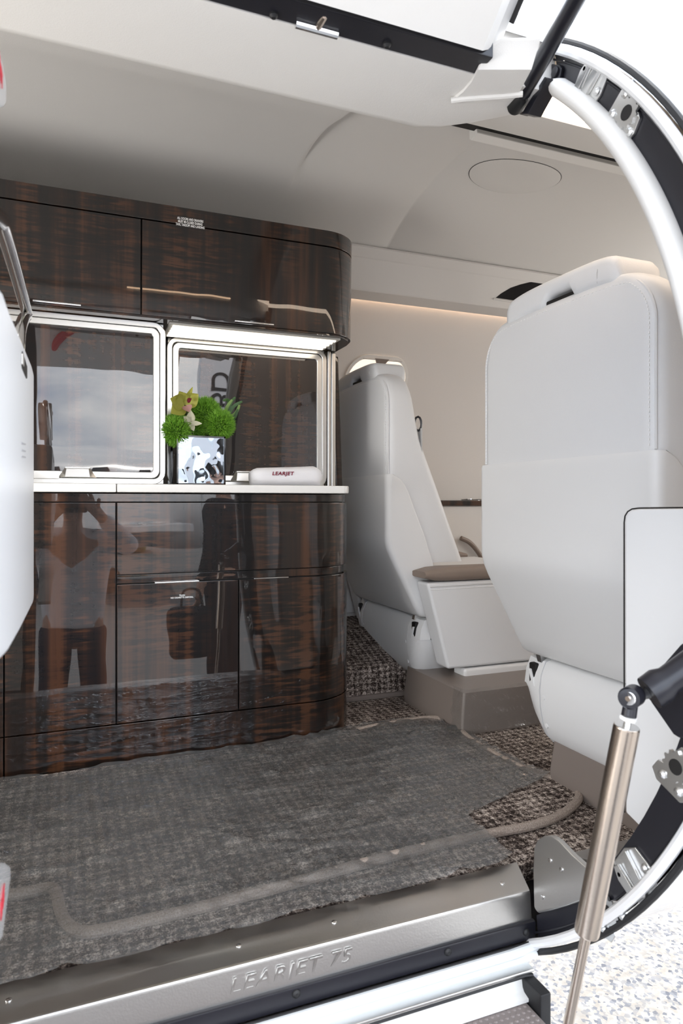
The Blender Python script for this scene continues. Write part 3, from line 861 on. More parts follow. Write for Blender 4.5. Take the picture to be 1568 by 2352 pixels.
# ================================================================== GALLEY
YG, XG0 = 1.75, -0.62
def plan(xc, r, off, s0, s1, back=2.26, n=14):
    """front outline of the galley in plan: straight, a rounded corner, then straight back"""
    La = r * PI / 2
    def pt(s):
        if s <= xc: return Vector((s, YG - off, 0))
        if s <= xc + La:
            a = (s - xc) / r
            return Vector((xc + (r + off) * math.sin(a), YG + r - (r + off) * math.cos(a), 0))
        return Vector((xc + r + off, YG + r + (s - xc - La), 0))
    ss_ = sorted(set([s0, s1] + [s for s in [xc + La * k / n for k in range(n + 1)] if s0 < s < s1]))
    return [pt(s) for s in ss_]
def front(xc, r, s0, s1, z0, z1, off=0.0, th=0.018, bev=0.0012, lean=0.0):
    a, b = plan(xc, r, off, s0, s1), plan(xc, r, off - th, s0, s1)
    bm = prism([Vector((p.x, p.y, z0)) for p in a + b[::-1]], (0, 0, z1 - z0), bev, 2, ang=50)
    for v in bm.verts: v.co.y -= lean * (v.co.z - 1.113)
    return bm
def carcass(xc, r, s0, z0, z1, off):
    a = plan(xc, r, off, s0, xc + r * PI / 2 + 0.36)
    last = a[-1]
    o = [Vector((p.x, p.y, z0)) for p in a] + [Vector((s0, last.y, z0))]
    return prism(o, (0, 0, z1 - z0), 0)
LX, LR = 0.612, 0.16
LE = LX + LR * PI / 2 + 0.33
def gx(px, y=YG): return P(px, HY, Y=y).x
g_ = 0.0016
xa, xb, xd = gx(9), gx(267), gx(548)
lc = empty('galley_base_cabinet', (0.25, 1.95, 0.0), 'glossy dark wood galley base cabinet with drawer and doors under the white counter', 'cabinet')
link('carcass', carcass(LX, LR, xa, 0.002, 0.668, -0.014), M['gap'], lc)
g_ = 0.0016
xa, xb, xd = gx(9), gx(267), gx(548)
link('door', front(LX, LR, xa + g_, xb - g_, 0.1075, 0.6475), M['wood'], lc)
link('drawer', front(LX, LR, xb + g_, LE, 0.4715, 0.6475), M['wood'], lc)
link('recessed_band', front(LX, LR, xb + g_, LE, 0.449, 0.469, -0.008), M['wood'], lc)
td = link('door', front(LX, LR, xb + g_, xd - g_, 0.1075, 0.4465), M['wood'], lc)
dd = link('door', front(LX, LR, xd + g_, LE, 0.1075, 0.4465), M['wood'], lc)
link('plinth', front(LX, LR, xa + g_, LE, 0.004, 0.1045), M['wood'], lc)
link('top_band', front(LX, LR, xa, LE, 0.6495, 0.670, -0.005), M['wood'], lc)
link('finger_pull', box(gx(355), gx(457), YG - 0.003, YG + 0.012, 0.4465, 0.4495, 0.001), M['chrome'], td)
link('finger_pull', box(gx(583), gx(662), YG - 0.003, YG + 0.012, 0.4465, 0.4495, 0.001), M['chrome'], dd)
c = P(418, 1370, Y=YG - 0.0005)
text('notice_text', 'TRASH\nNO CIGARETTE DISPOSAL', M['white_ink'], td, c, axes((1, 0, 0), (0, 0, 1)), 0.0056, 0.0002, line=0.95, xs=0.86, weight=0.00012)
fc = empty('galley_side_cabinet', (-0.38, 1.95, 0.0), 'dark glossy wood panel at the far left end of the galley', 'cabinet')
link('panel', box(XG0, xa - g_, YG, YG + 0.018, 0.1075, 0.6475, 0.001), M['wood'], fc)
link('carcass', box(XG0, xa - g_, YG + 0.016, 2.2, 0.002, 0.668), M['gap'], fc)
link('plinth', box(XG0, xa - g_, YG, YG + 0.018, 0.004, 0.1045, 0.001), M['wood'], fc)

# countertop
ct = empty('countertop', (0.1, 2.0, 0.672), 'white galley countertop above the dark wood base cabinet', 'countertop')
zt = 0.6935
o = [(gx(267), 1.728), (0.703, 1.728), (0.712, 1.733), (0.725, 1.75), (0.768, 1.88), (0.768, 2.24), (gx(267), 2.24)]
link('slab', prism([(x, y, 0.6725) for x, y in o], (0, 0, zt - 0.6725), 0.003), M['countertop'], ct)
link('slab', box(XG0, gx(267) - 0.0015, 1.728, 2.24, 0.6725, zt, 0.002), M['countertop'], ct)

# upper cabinet
UX, UR = 0.657, 0.11
LEAN = 0.04                    # the overhead doors lean out towards the top
UE = UX + UR * PI / 2 + 0.33
uc = empty('galley_wall_cabinet', (0.2, 2.0, 1.112), 'glossy dark wood overhead galley cabinet with two doors', 'cabinet')
link('carcass', carcass(UX, UR, XG0, 1.116, 1.384, -0.013), M['gap'], uc)
xu = gx(324)
link('fascia', front(UX, UR, XG0, UE, 1.3475, 1.389, lean=LEAN), M['wood'], uc)
d1 = link('door', front(UX, UR, XG0, xu - g_, 1.113, 1.3445, lean=LEAN), M['wood'], uc)
d2 = link('door', front(UX, UR, xu + g_, UE, 1.113, 1.3445, lean=LEAN), M['wood'], uc)
link('bottom_panel', carcass(UX, UR, XG0, 1.108, 1.114, -0.006), M['wood'], uc)
def pull(px0, px1, par):
    x0, x1 = gx(px0), gx(px1)
    link('finger_pull', box(x0, x1, YG - 0.006, YG + 0.004, 1.1165, 1.1215, 0.0015), M['chrome'], par)
pull(75, 186, d1); pull(538, 628, d2)
c = P(437, 512, Y=YG - 0.0005 - LEAN * 0.254)
text('notice_text', 'ALL DOORS AND DRAWERS\nMUST BE CLOSED DURING\nTAXI, TAKEOFF AND LANDING', M['white_ink'], uc, c, axes((1, 0, 0), (0, -LEAN, 1)), 0.0082, 0.0002, line=0.95, xs=0.62, weight=0.0002)

# appliance fronts with aluminium frames
def ring_frame(x0, x1, z0, z1, wdt, y, depth, r, name, mat, par, rin=None):
    o = rrect(x0, x1, z0, z1, r); i_ = rrect(x0 + wdt, x1 - wdt, z0 + wdt, z1 - wdt, rin if rin is not None else max(0.004, r - wdt))
    e_ = 0.0012
    o2 = rrect(x0 + e_, x1 - e_, z0 + e_, z1 - e_, r); i2 = rrect(x0 + wdt - e_, x1 - wdt + e_, z0 + wdt - e_, z1 - wdt + e_, rin if rin is not None else max(0.004, r - wdt))
    rings = [[(x, y + depth, z) for x, z in o], [(x, y + e_, z) for x, z in o], [(x, y, z) for x, z in o2], [(x, y, z) for x, z in i2], [(x, y + e_, z) for x, z in i_], [(x, y + depth, z) for x, z in i_]]
    return link(name, loft(rings, caps=False), mat, par, 30)
def panel_front(name, x0, x1, z0, z1, y, label):
    t = empty(name, ((x0 + x1) / 2, y + 0.05, z0), label, 'appliance')
    ring_frame(x0, x1, z0, z1, 0.0135, y, 0.02, 0.030, 'outer_frame', M['frame'], t)
    ring_frame(x0 + 0.0120, x1 - 0.0120, z0 + 0.0120, z1 - 0.0120, 0.004, y + 0.004, 0.01, 0.020, 'gasket', M['rubber'], t)
    ring_frame(x0 + 0.0155, x1 - 0.0155, z0 + 0.0155, z1 - 0.0155, 0.0150, y - 0.001, 0.02, 0.017, 'inner_frame', M['frame'], t, 0.008)
    i = 0.029
    o = rrect(x0 + i, x1 - i, z0 + i, z1 - i, 0.006)
    link('door_panel', prism([(x, y + 0.004, z) for x, z in o], (0, 0.008, 0), 0), M['wood_glass'], t)
    link('housing', box(x0 + 0.004, x1 - 0.004, y + 0.014, 2.20, z0 + 0.002, z1 - 0.001), M['alu'], t)
    return t
zb = zt + 0.0008
YL, YR = 1.79, 1.925
lf = panel_front('galley_appliance', -0.58, gx(380, YL), zb, 1.107, YL, 'silver framed dark panel on the counter, left of the flower vase')
rx0, rx1 = gx(384, YR), gx(750, YR)
rf = panel_front('galley_appliance', rx0, rx1, zb, 1.107, YR, 'silver framed dark panel on the counter behind the vase and towel')
def latch_box(px0, px1, py0, py1, y, par):
    x0, x1 = gx(px0, y), gx(px1, y)
    z0, z1 = P(px0, py1, Y=y).z, P(px0, py0, Y=y).z
    z0 = max(z0, zb + 0.002)
    w_ = (x1 - x0) * 0.18
    a = [(x0, y, z0), (x1, y, z0), (x1 - w_, y, z1), (x0 + w_, y, z1)]
    c_ = [(x0 + w_, y - 0.016, z0 + 0.002), (x1 - w_, y - 0.016, z0 + 0.002), (x1 - w_ * 1.2, y - 0.012, z1 - 0.003), (x0 + w_ * 1.2, y - 0.012, z1 - 0.003)]
    l_ = link('latch', loft([a, c_]), M['frame'], par, 20)
    link('latch_lip', box(x0 + w_, x1 - w_, y - 0.017, y - 0.006, z1 - 0.003, z1 + 0.001, 0.001), M['frame'], l_)
latch_box(133, 222, 1073, 1097, YL - 0.001, lf)
latch_box(528, 596, 1083, 1106, YR - 0.001, rf)
link('latch_plate', box(gx(40, YL), gx(136, YL), YL - 0.006, YL, zb + 0.011, zb + 0.030, 0.001), M['frame'], lf)
# upright channels and wood end panel at the right of the counter
uch = empty('end_panel', (0.70, 2.0, zt), 'slim dark wood end panel with silver channels at the right end of the counter', 'panel')
for px0, px1, yy, m_ in ((752, 760, YR + 0.004, 'frame'), (761, 771, YR + 0.02, 'frame')):
    link('channel', box(gx(px0, yy), gx(px1, yy), yy, yy + 0.03, zb, 1.106, 0.003), M[m_], uch)
link('wood_panel', prism([(gx(772, 1.99), 1.99, zb), (gx(787, 1.99), 1.99, zb), (gx(774, 1.99) + 0.004, 1.99, 1.106), (gx(762, 1.99), 1.99, 1.106)], (0, 0.24, 0), 0.003), M['wood'], uch)

# light under the wall cabinet
ul = empty('under_cabinet_light', (0.46, 1.85, 1.10), 'lit white light bar with ribbed diffuser under the overhead cabinet', 'light')
lx0, lx1 = gx(386, 1.85), gx(762, 1.83)
link('housing', box(lx0 - 0.006, lx1 + 0.006, 1.778, 1.922, 1.1035, 1.1085, 0.001), M['bezel'], ul)
for k in range(5):
    y = 1.795 + k * 0.026
    b = tube([(lx0 + 0.004, y, 1.1030), (lx1 - 0.004, y, 1.1030)], 0.0078, 10)
    for v in b.verts: v.co.z = 1.1030 + (v.co.z - 1.1030) * 0.35
    link('diffuser', b, M['led'], ul)

# ------------------------------------------------------------------ on the counter
vz = empty('vase', P(461, 1110, Y=1.84) * 1.0, 'square silver mirrored vase with black edges on the galley counter', 'vase')
vx0, vx1 = gx(406, 1.78), gx(518, 1.78)
vh = P(460, 1001, Y=1.78).z
vd = 0.118
vz.location = ((vx0 + vx1) / 2, 1.78 + vd / 2, zt)
e_ = 0.003
b = box(vx0 + e_, vx1 - e_, 1.78 + e_, 1.78 + vd - e_, zt + 0.002, vh - 0.001)
top_faces = [f for f in b.faces if f.normal.z > 0.9]
bmesh.ops.delete(b, geom=top_faces, context='FACES_ONLY')
link('glass_body', b, M['mirror'], vz, None)
b = None
for (xx, yy) in ((vx0, 1.78), (vx1, 1.78), (vx0, 1.78 + vd), (vx1, 1.78 + vd)):
    sx = 1 if xx == vx0 else -1; sy = 1 if yy == 1.78 else -1
    b = box(min(xx, xx + sx * 0.004), max(xx, xx + sx * 0.004), min(yy, yy + sy * 0.004), max(yy, yy + sy * 0.004), zt + 0.0005, vh, bm=b)
for z0, z1 in ((zt + 0.0005, zt + 0.0045), (vh - 0.004, vh)):
    for yy in (1.78, 1.78 + vd - 0.004): b = box(vx0, vx1, yy, yy + 0.004, z0, z1, bm=b)
    for xx in (vx0, vx1 - 0.004): b = box(xx, xx + 0.004, 1.78, 1.78 + vd, z0, z1, bm=b)
link('edge_frame', b, M['glass_dark'], vz, None)

def ball(px, py, rad, y, label):
    c = P(px, py, Y=y)
    t = empty('green_dianthus', c, label, 'flower', 'fluffy green flower balls in the vase')
    b = bmesh.new()
    bmesh.ops.create_icosphere(b, subdivisions=2, radius=rad * 0.6, matrix=Matrix.Translation(c))
    rnd = random.Random(int(px * 7 + py))
    for k in range(2600):
        z = 1 - 2 * (k + 0.5) / 2600; a = k * 2.399963
        n = Vector((math.sqrt(1 - z * z) * math.cos(a), math.sqrt(1 - z * z) * math.sin(a), z))
        n = (n + Vector((rnd.uniform(-1, 1), rnd.uniform(-1, 1), rnd.uniform(-1, 1))) * 0.16).normalized()
        s = n.cross(Vector((rnd.uniform(-1, 1), rnd.uniform(-1, 1), rnd.uniform(-1, 1)))).normalized()
        q = n.cross(s)
        L = rad * rnd.uniform(0.86, 1.06); wd = 0.0010
        base = c + n * rad * 0.45; mid = c + n * rad * 0.8 + s * rad * 0.02; tip = c + n * L + (s * rnd.uniform(-1, 1) + Vector((0, 0, 0.3))) * rad * 0.09
        vs = [b.verts.new(p) for p in (base + s * wd, base - s * wd * 0.5 + q * wd, base - s * wd * 0.5 - q * wd, mid + s * wd, mid - s * wd * .5 + q * wd, mid - s * wd * .5 - q * wd, tip)]
        for i in range(3):
            j2 = (i + 1) % 3
            b.faces.new((vs[i], vs[j2], vs[3 + j2], vs[3 + i])); b.faces.new((vs[3 + i], vs[3 + j2], vs[6]))
    link('bloom', b, M['fluff'], t, None, recalc=False)
    vt = Vector(((vx0 + vx1) / 2 + (c.x - (vx0 + vx1) / 2) * 0.3, 1.84, zt + 0.05))
    link('stem', tube(smooth_path([c, (c + vt) / 2 + Vector((0, 0, 0.03)), vt], 4), 0.002, 6), M['stem'], t)
ball(404, 989, 0.047, 1.805, 'fluffy green flower ball at the left, hanging over the vase edge')
ball(470, 952, 0.050, 1.845, 'fluffy green flower ball at the top middle of the vase')
ball(503, 976, 0.046, 1.815, 'fluffy green flower ball at the right side of the vase')
ball(448, 985, 0.034, 1.835, 'small fluffy green flower ball low between the larger ones in the vase')

def petal(c, dirv, up, L, W, mat, par, name='petal', curl=0.25):
    dirv = Vector(dirv).normalized(); s = dirv.cross(Vector(up)).normalized(); n = s.cross(dirv)
    b = bmesh.new(); R = []
    for i in range(9):
        t = i / 8
        wd = W * math.sin(PI * (0.06 + 0.94 * t) ** 0.85) * 0.5 + 0.0006
        row = []
        for k in range(5):
            q = (k - 2) / 2
            p = Vector(c) + dirv * L * t + s * wd * q + n * (curl * L * t * t + 0.35 * wd * (q * q))
            row.append(b.verts.new(p))
        R.append(row)
    for i in range(8):
        for k in range(4): b.faces.new((R[i][k], R[i][k + 1], R[i + 1][k + 1], R[i + 1][k]))
    bmesh.ops.solidify(b, geom=b.faces[:], thickness=0.0007)
    return link(name, b, mat, par, 70)
oc = P(424, 930, Y=1.80)
orc = empty('orchid', oc, 'yellow-green orchid with a dark red speckled lip above the vase', 'flower')
for a, L, W in ((165, 0.047, 0.042), (118, 0.040, 0.038), (40, 0.046, 0.040), (215, 0.054, 0.040), (70, 0.052, 0.014)):
    r_ = math.radians(a)
    petal(oc, (math.cos(r_), -0.30, math.sin(r_)), (0, -1, 0), L, W, M['petal'], orc)
petal(oc + Vector((0, -0.012, -0.004)), (0.3, -0.5, -0.55), (0, -1, 0.3), 0.022, 0.026, M['lip'], orc, 'lip', -0.2)
petal(oc + Vector((0.004, -0.018, 0.006)), (0.6, -0.6, 0.35), (0, -1, 0.3), 0.017, 0.012, M['maroon'], orc, 'throat', 0.2)
link('stem', tube([oc, Vector(((vx0 + vx1) / 2, 1.84, zt + 0.06))], 0.002, 6), M['stem'], orc)
wc = P(437, 972, Y=1.785)
wo_ = empty('white_orchid', wc, 'creamy white pointed orchid at the front of the flower vase', 'flower')
for a, L, W in ((92, 0.034, 0.022), (140, 0.026, 0.018), (-2, 0.030, 0.012), (-70, 0.024, 0.014)):
    r_ = math.radians(a)
    petal(wc, (math.cos(r_), -0.25, math.sin(r_)), (0, -1, 0), L, W, M['petal_white'], wo_, curl=0.15)
link('stem', tube([wc, Vector(((vx0 + vx1) / 2, 1.83, zt + 0.06))], 0.002, 6), M['stem'], wo_)
wc = P(384, 966, Y=1.81)
wb_ = empty('white_orchid', wc, 'small white petal peeping out at the left above the green ball', 'flower')
petal(wc, (-1, -0.2, -0.05), (0, 0, 1), 0.026, 0.016, M['petal_white'], wb_); petal(wc, (-0.6, -0.3, 0.5), (0, 0, 1), 0.018, 0.012, M['petal_white'], wb_)
link('stem', tube([wc, Vector(((vx0 + vx1) / 2, 1.84, zt + 0.06))], 0.002, 6), M['stem'], wb_)
gc = P(520, 965, Y=1.83)
gr = empty('grass_loops', gc, 'looped dark green strap leaves at the right of the flower vase', 'leaf')
for tip, mid, m_ in (((556, 922), (535, 935), 'leaf'), ((550, 930), (540, 950), 'leaf_pale'), ((540, 912), (528, 930), 'leaf'), ((533, 918), (520, 938), 'leaf_pale'), ((512, 920), (525, 922), 'leaf'), ((546, 940), (537, 960), 'leaf')):
    a, m2, t2 = gc + Vector((random.uniform(-.006, .006), 0, 0)), P(*mid, Y=1.822), P(*tip, Y=1.815)
    pth = smooth_path([a, m2, t2], 6)
    rg = []
    for i, p in enumerate(pth):
        t = (pth[min(i + 1, len(pth) - 1)] - pth[max(i - 1, 0)]).normalized(); s = t.cross(Vector((0.3, 1, 0.2))).normalized()
        wd = 0.0048 * (0.5 + 0.5 * math.sin(PI * min(1, 0.25 + i / len(pth) * 0.8)))
        n = s.cross(t)
        rg.append([p + s * wd, p + n * 0.0008, p - s * wd, p - n * 0.0008])
    link('blade', loft(rg), M[m_], gr, 30)

# rolled towel
ty = 1.775
x0, x1 = gx(582, ty), gx(742, ty)
tw = empty('towel', ((x0 + x1) / 2, ty + 0.03, zt), 'rolled white towel with dark red lettering on the counter', 'towel')
rings = []
for i in range(23):
    t = i / 22; x = x0 + (x1 - x0) * t
    hgt = 0.0235 + 0.0045 * t; dep = 0.034
    endk = min(1.0, min(t, 1 - t) / 0.06) ** 0.5 if t not in (0, 1) else 0.55
    endk = max(0.62, endk)
    ring = []
    for k in range(28):
        a = 2 * PI * k / 28
        cz, cy = math.sin(a), math.cos(a)
        rr = 1 + 0.035 * noise.noise(Vector((x * 30, cy * 1.5, cz * 1.5)))
        pz = abs(cz) ** 0.75 * (1 if cz > 0 else -1)
        ring.append((x, ty + 0.034 + cy * dep * endk * rr, zt + 0.0008 + max(0.0, (hgt + pz * hgt * endk * rr) if pz > -0.9 else 0)))
    rings.append(ring)
link('roll', loft(rings), M['towel'], tw, 80)
sp_ = []
for k in range(40):
    a = k * 0.42; r_ = 0.3 + 0.65 * k / 40
    sp_.append((x1 + 0.0006, ty + 0.034 + 0.020 * r_ * math.cos(a), zt + 0.028 + 0.018 * r_ * math.sin(a)))
link('roll_edge', tube(sp_, 0.002, 6), M['towel'], tw)
c = P(649, 1088, Y=ty + 0.0005)
text('embroidery', 'LEARJET', M['maroon'], tw, c + Vector((0, -0.0012, 0)), axes((1, 0, 0.012), (0, 0.10, 1)), 0.0135, 0.0012, shear=0.18, space=1.12, xs=1.12, weight=0.0002)

# ================================================================== SEATS
def interp(tab, z):
    for (a, va), (b, vb) in zip(tab, tab[1:]):
        if z <= b:
            t = max(0.0, min(1.0, (z - a) / (b - a))); return va + (vb - va) * t
    return tab[-1][1]
def sect(xb, xf, hw, z, rb, rf, n=5):
    pts = []
    for cx, cy, a0, r in ((xb + rb, -hw + rb, PI, rb), (xf - rf, -hw + rf, 1.5 * PI, rf), (xf - rf, hw - rf, 0, rf), (xb + rb, hw - rb, PI / 2, rb)):
        for k in range(n + 1):
            a = a0 + PI / 2 * k / n
            pts.append((cx + r * math.cos(a), cy + r * math.sin(a), z))
    return pts

def make_seat():
    t = empty('cabin_seat', (0, 0, 0), '', 'seat')
    # upholstered back
    XFT = [(0.44, 0.290), (0.57, 0.238), (0.695, 0.188), (0.857, 0.122), (0.99, 0.098), (1.03, 0.092), (1.075, 0.085)]
    rings = []
    zs_ = [0.46, 0.52, 0.6, 0.68, 0.733, 0.735, 0.78, 0.84, 0.90, 0.94, 0.97, 0.99, 1.01, 1.025, 1.037, 1.046, 1.053, 1.057, 1.058]
    for z in zs_:
        hw = 0.2565
        if z > 0.955:
            q = min(1.0, (z - 0.955) / 0.103); hw = 0.2565 - 0.095 * (1 - math.sqrt(max(0.0, 1 - q ** 2.0)))
        xb = 0.006 + max(0.0, 0.62 - z) * 0.75
        inset = 0.0
        if z > 1.035:
            q = min(1.0, (z - 1.035) / 0.023); inset = 0.022 * (1 - math.sqrt(max(0.0, 1 - q * q)))
        rings.append(sect(xb + inset, interp(XFT, z) - inset, hw, z, 0.030, 0.030))
    link('backrest', loft(rings), M['leather'], t, 60)
    # piping and stitches on the back face
    outline = []
    for z in [0.737 + (0.955 - 0.737) * k / 10 for k in range(11)]: outline.append((-0.2485, z))
    for k in range(1, 9):
        q = k / 9; outline.append((-(0.2485 - 0.095 * (1 - math.sqrt(1 - q ** 2.0))), 0.955 + 0.094 * q))
    outline += [(-0.175, 1.0425), (-0.14, 1.0455), (-0.07, 1.047)]
    outline = outline + [(0.0, 1.047)] + [(-y, z) for y, z in outline[::-1]]
    def on_back(y, z, o):
        return Vector((0.0145 - o if abs(y) > 0.2 or z < 1.02 else 0.0145 - o, y, z))
    pp = [Vector((0.0125, y, z)) for y, z in outline]
    link('piping', tube(pp, 0.0026, 6), M['leather'], t)
    b = None
    dense = smooth_path([(0, y, z) for y, z in outline], 14)
    acc = 0; last = dense[0]
    for i in range(1, len(dense) - 1):
        acc += (dense[i] - last).length; last = dense[i]
        if acc > 0.0075:
            acc = 0
            p = dense[i]; tn = (dense[i + 1] - dense[i - 1]).normalized(); nn = Vector((0, tn.z, -tn.y))
            for off, xx in ((0.0085, 0.0062),):
                q = p + nn * off; q.x = xx
                b = tube([q - tn * 0.002, q + tn * 0.002], 0.0008, 5, b)
    link('stitching', b, M['stitch'], t, None)['kind'] = 'stuff'
    # hard lower shell
    rings = []
    for z, xb, xf, hw in ((0.288, 0.132, 0.20, 0.246), (0.291, 0.124, 0.20, 0.254), (0.300, 0.1125, 0.20, 0.259), (0.33, 0.097, 0.195, 0.261), (0.40, 0.060, 0.18, 0.2625), (0.48, 0.0175, 0.155, 0.2635), (0.505, 0.006, 0.145, 0.2635), (0.525, 0.001, 0.139, 0.2635), (0.55, 0.0, 0.13, 0.2635), (0.62, 0.0, 0.10, 0.2635), (0.68, 0.0, 0.076, 0.2635), (0.705, 0.0, 0.062, 0.2635), (0.72, 0.0, 0.049, 0.2635), (0.729, 0.0, 0.034, 0.2635), (0.7345, 0.0015, 0.026, 0.262)):
        rings.append(sect(xb, xf, hw, z, 0.020, 0.006))
    link('back_shell', loft(rings), M['shell'], t, 62)
    # headrest pad with a grip opening
    rings = []
    for k in range(33):
        y = -0.172 + 0.344 * k / 32
        q = abs(y) / 0.172
        endk = math.sqrt(max(0.0, 1 - max(0.0, (q - 0.86) / 0.14) ** 2))
        zt_ = 1.034 + (0.069 - 0.004 * q * q) * (0.35 + 0.65 * endk) - 0.012 * q ** 6
        zb_ = 1.045 - 0.03 * max(0, q - 0.6)
        lift = 0.022 * max(0.0, 1 - (abs(y + 0.008) / 0.046) ** 6) if abs(y + 0.008) < 0.046 else 0.0
        zb2 = zb_ + lift
        xb_, xf_ = 0.006 + 0.012 * (1 - endk), 0.118 - 0.02 * (1 - endk)
        zb2 = min(zb2, zt_ - 0.006)
        h = (zt_ - zb2) / 2; zc = (zt_ + zb2) / 2; hx = (xf_ - xb_) / 2; xc = (xf_ + xb_) / 2
        rr = min(h, 0.016)
        ring = [(xc + px, y, zc + pz) for px, pz in rrect(-hx, hx, -h, h, rr * 0.98, 4)]
        rings.append(ring)
    link('headrest', loft(rings), M['leather'], t, 60)
    link('grip_slot', box(0.014, 0.10, -0.050, 0.034, 1.050, 1.0595), M['gap'], t)
    link('headrest_seam', tube([(0.008, -0.118, 1.052), (0.0055, -0.120, 1.070), (0.009, -0.121, 1.088), (0.022, -0.121, 1.0975), (0.05, -0.121, 1.0985)], 0.0012, 5), M['seam'], t)
    # mechanism housing under the back
    hp_ = [(0.150, 0.286), (0.130, 0.278), (0.117, 0.250), (0.112, 0.215), (0.114, 0.175), (0.122, 0.135), (0.136, 0.105), (0.152, 0.089), (0.17, 0.083), (0.42, 0.083), (0.42, 0.286)]
    link('housing', prism([(x, -0.182, z) for x, z in hp_], (0, 0.364, 0), 0.004, 2, ang=50), M['shell'], t, 40)
    for s in (-1, 1):
        rings = []
        for k in range(9):
            q = k / 8; y = 0.183 + 0.075 * q
            sc = 1 - 0.10 * q ** 3 - (0.25 if k == 8 else 0)
            ring = []
            for x, z in hp_:
                zz_ = 0.286 - (0.286 - z) * (1 - 0.62 * q ** 1.6 if z < 0.2 else 1 - 0.05 * q)
                xx_ = x + 0.012 * q ** 2 + (0.03 if k == 8 else 0)
                ring.append((min(xx_, 0.42), s * y, min(zz_, 0.286)))
            rings.append(ring)
        cap = link('housing_cap', loft(rings), M['shell'], t, 40)
        link('slot', box(0.1165, 0.140, s * 0.214 - 0.013, s * 0.214 + 0.013, 0.214, 0.270, 0.004), M['gap'], cap)  # near-black insert on the cap stands in for a shaded recess
        link('lever', prism([(0.1125, s * 0.205 - 0.004, 0.218), (0.1125, s * 0.205 + 0.004, 0.218), (0.1125, s * 0.220 + 0.004, 0.256), (0.1125, s * 0.220 - 0.004, 0.256)], (0.008, 0, 0), 0.001), M['shell'], cap)
        link('bracket', prism([(0.125, s * 0.19, 0.275), (0.125, s * 0.205, 0.275), (0.125, s * 0.215, 0.30), (0.125, s * 0.198, 0.30)], (0.02, 0, 0)), M['alu'], t)
        for z in (0.20, 0.135):
            xx_ = interp([(0.089, 0.152), (0.105, 0.136), (0.135, 0.122), (0.175, 0.114), (0.215, 0.112)], z)
            link('screw', lathe((xx_, s * 0.168, z), [(0.0055, 0.001), (0.0052, -0.0015), (0.0032, -0.002)], 'X', 14), M['shell'], t)
    # armrests
    for s in (-1, 1):
        o = [(0.098, 0.408), (0.170, 0.142), (0.62, 0.142), (0.62, 0.408)]
        b = prism([(x, s * 0.266, z) for x, z in o], (0, s * 0.072, 0), 0.010, 3)
        ar = link('armrest', b, M['leather'], t, 40)
        rings = []
        for k in range(15):
            x = 0.088 + 0.53 * (k / 14)
            q = min(1.0, min(k, 14 - k) / 1.5); e2 = 0.45 + 0.55 * math.sqrt(q) if q < 1 else 1.0
            rings.append([(x, s * 0.304 + py * 1.0, 0.431 + pz * e2) for py, pz in rrect(-0.044, 0.044, -0.021, 0.021, 0.017, 4)])
        link('armrest_pad', loft(rings), M['taupe'], ar, 60)
        for z in (0.396, 0.388):
            link('seam', tube([(0.108, s * 0.3385, z - 0.002), (0.35, s * 0.3387, z), (0.61, s * 0.3387, z + 0.001)], 0.0011, 5), M['stitch'] if z < 0.39 else M['seam'], ar)
        link('trim_bar', box(0.228, 0.62, s * 0.304 - 0.034, s * 0.304 + 0.034, 0.104, 0.139, 0.010, 3), M['shell'], t)
    # seat cushion and frame
    link('cushion', box(0.22, 0.66, -0.258, 0.258, 0.30, 0.43, 0.035, 4), M['leather'], t, 50)
    link('seat_frame', box(0.20, 0.62, -0.255, 0.255, 0.13, 0.30, 0.01), M['shell'], t)
    link('base', loft([sect(0.137, 0.62, 0.178, 0.001, 0.008, 0.008, 3), sect(0.135, 0.62, 0.178, 0.03, 0.008, 0.008, 3), sect(0.146, 0.60, 0.172, 0.116, 0.008, 0.008, 3)]), M['taupe_hard'], t, 30)
    # belt guide on the aisle-side edge
    gp = [(0.120 + 0.012 * math.cos(a), -0.240, 0.895 + 0.022 * math.sin(a)) for a in [2 * PI * k / 12 for k in range(12)]]
    bg = link('belt_guide', tube(gp, 0.0035, 6, closed=True), M['black'], t)
    link('belt', box(0.126, 0.129, -0.252, -0.228, 0.80, 0.88), M['seam'], t)
    return t
seat_a = make_seat()
seat_b = copy_thing(seat_a)
seat_a.location = (0.9, 1.111, 0)
seat_b.location = (0.9, 2.135, 0)
seat_a['label'] = 'white leather cabin seat nearest the door frame, seen large from behind'
seat_b['label'] = 'white leather cabin seat beside the galley, under the small far window'
seat_a['group'] = seat_b['group'] = 'white leather cabin seats facing aft'
for ch in seat_b.children:
    if ch.name.startswith('base'): ch.location.y -= 0.325; ch.location.x -= 0.02
for ch in seat_a.children:            # the aisle armrest of the nearer seat is slid forward
    ys_ = [v.co.y for v in ch.data.vertices] if ch.type == 'MESH' else [0]
    if ch.name.startswith(('armrest', 'trim_bar')) and min(ys_) > 0.2: ch.location.x += 0.11; ch.location.y -= 0.025

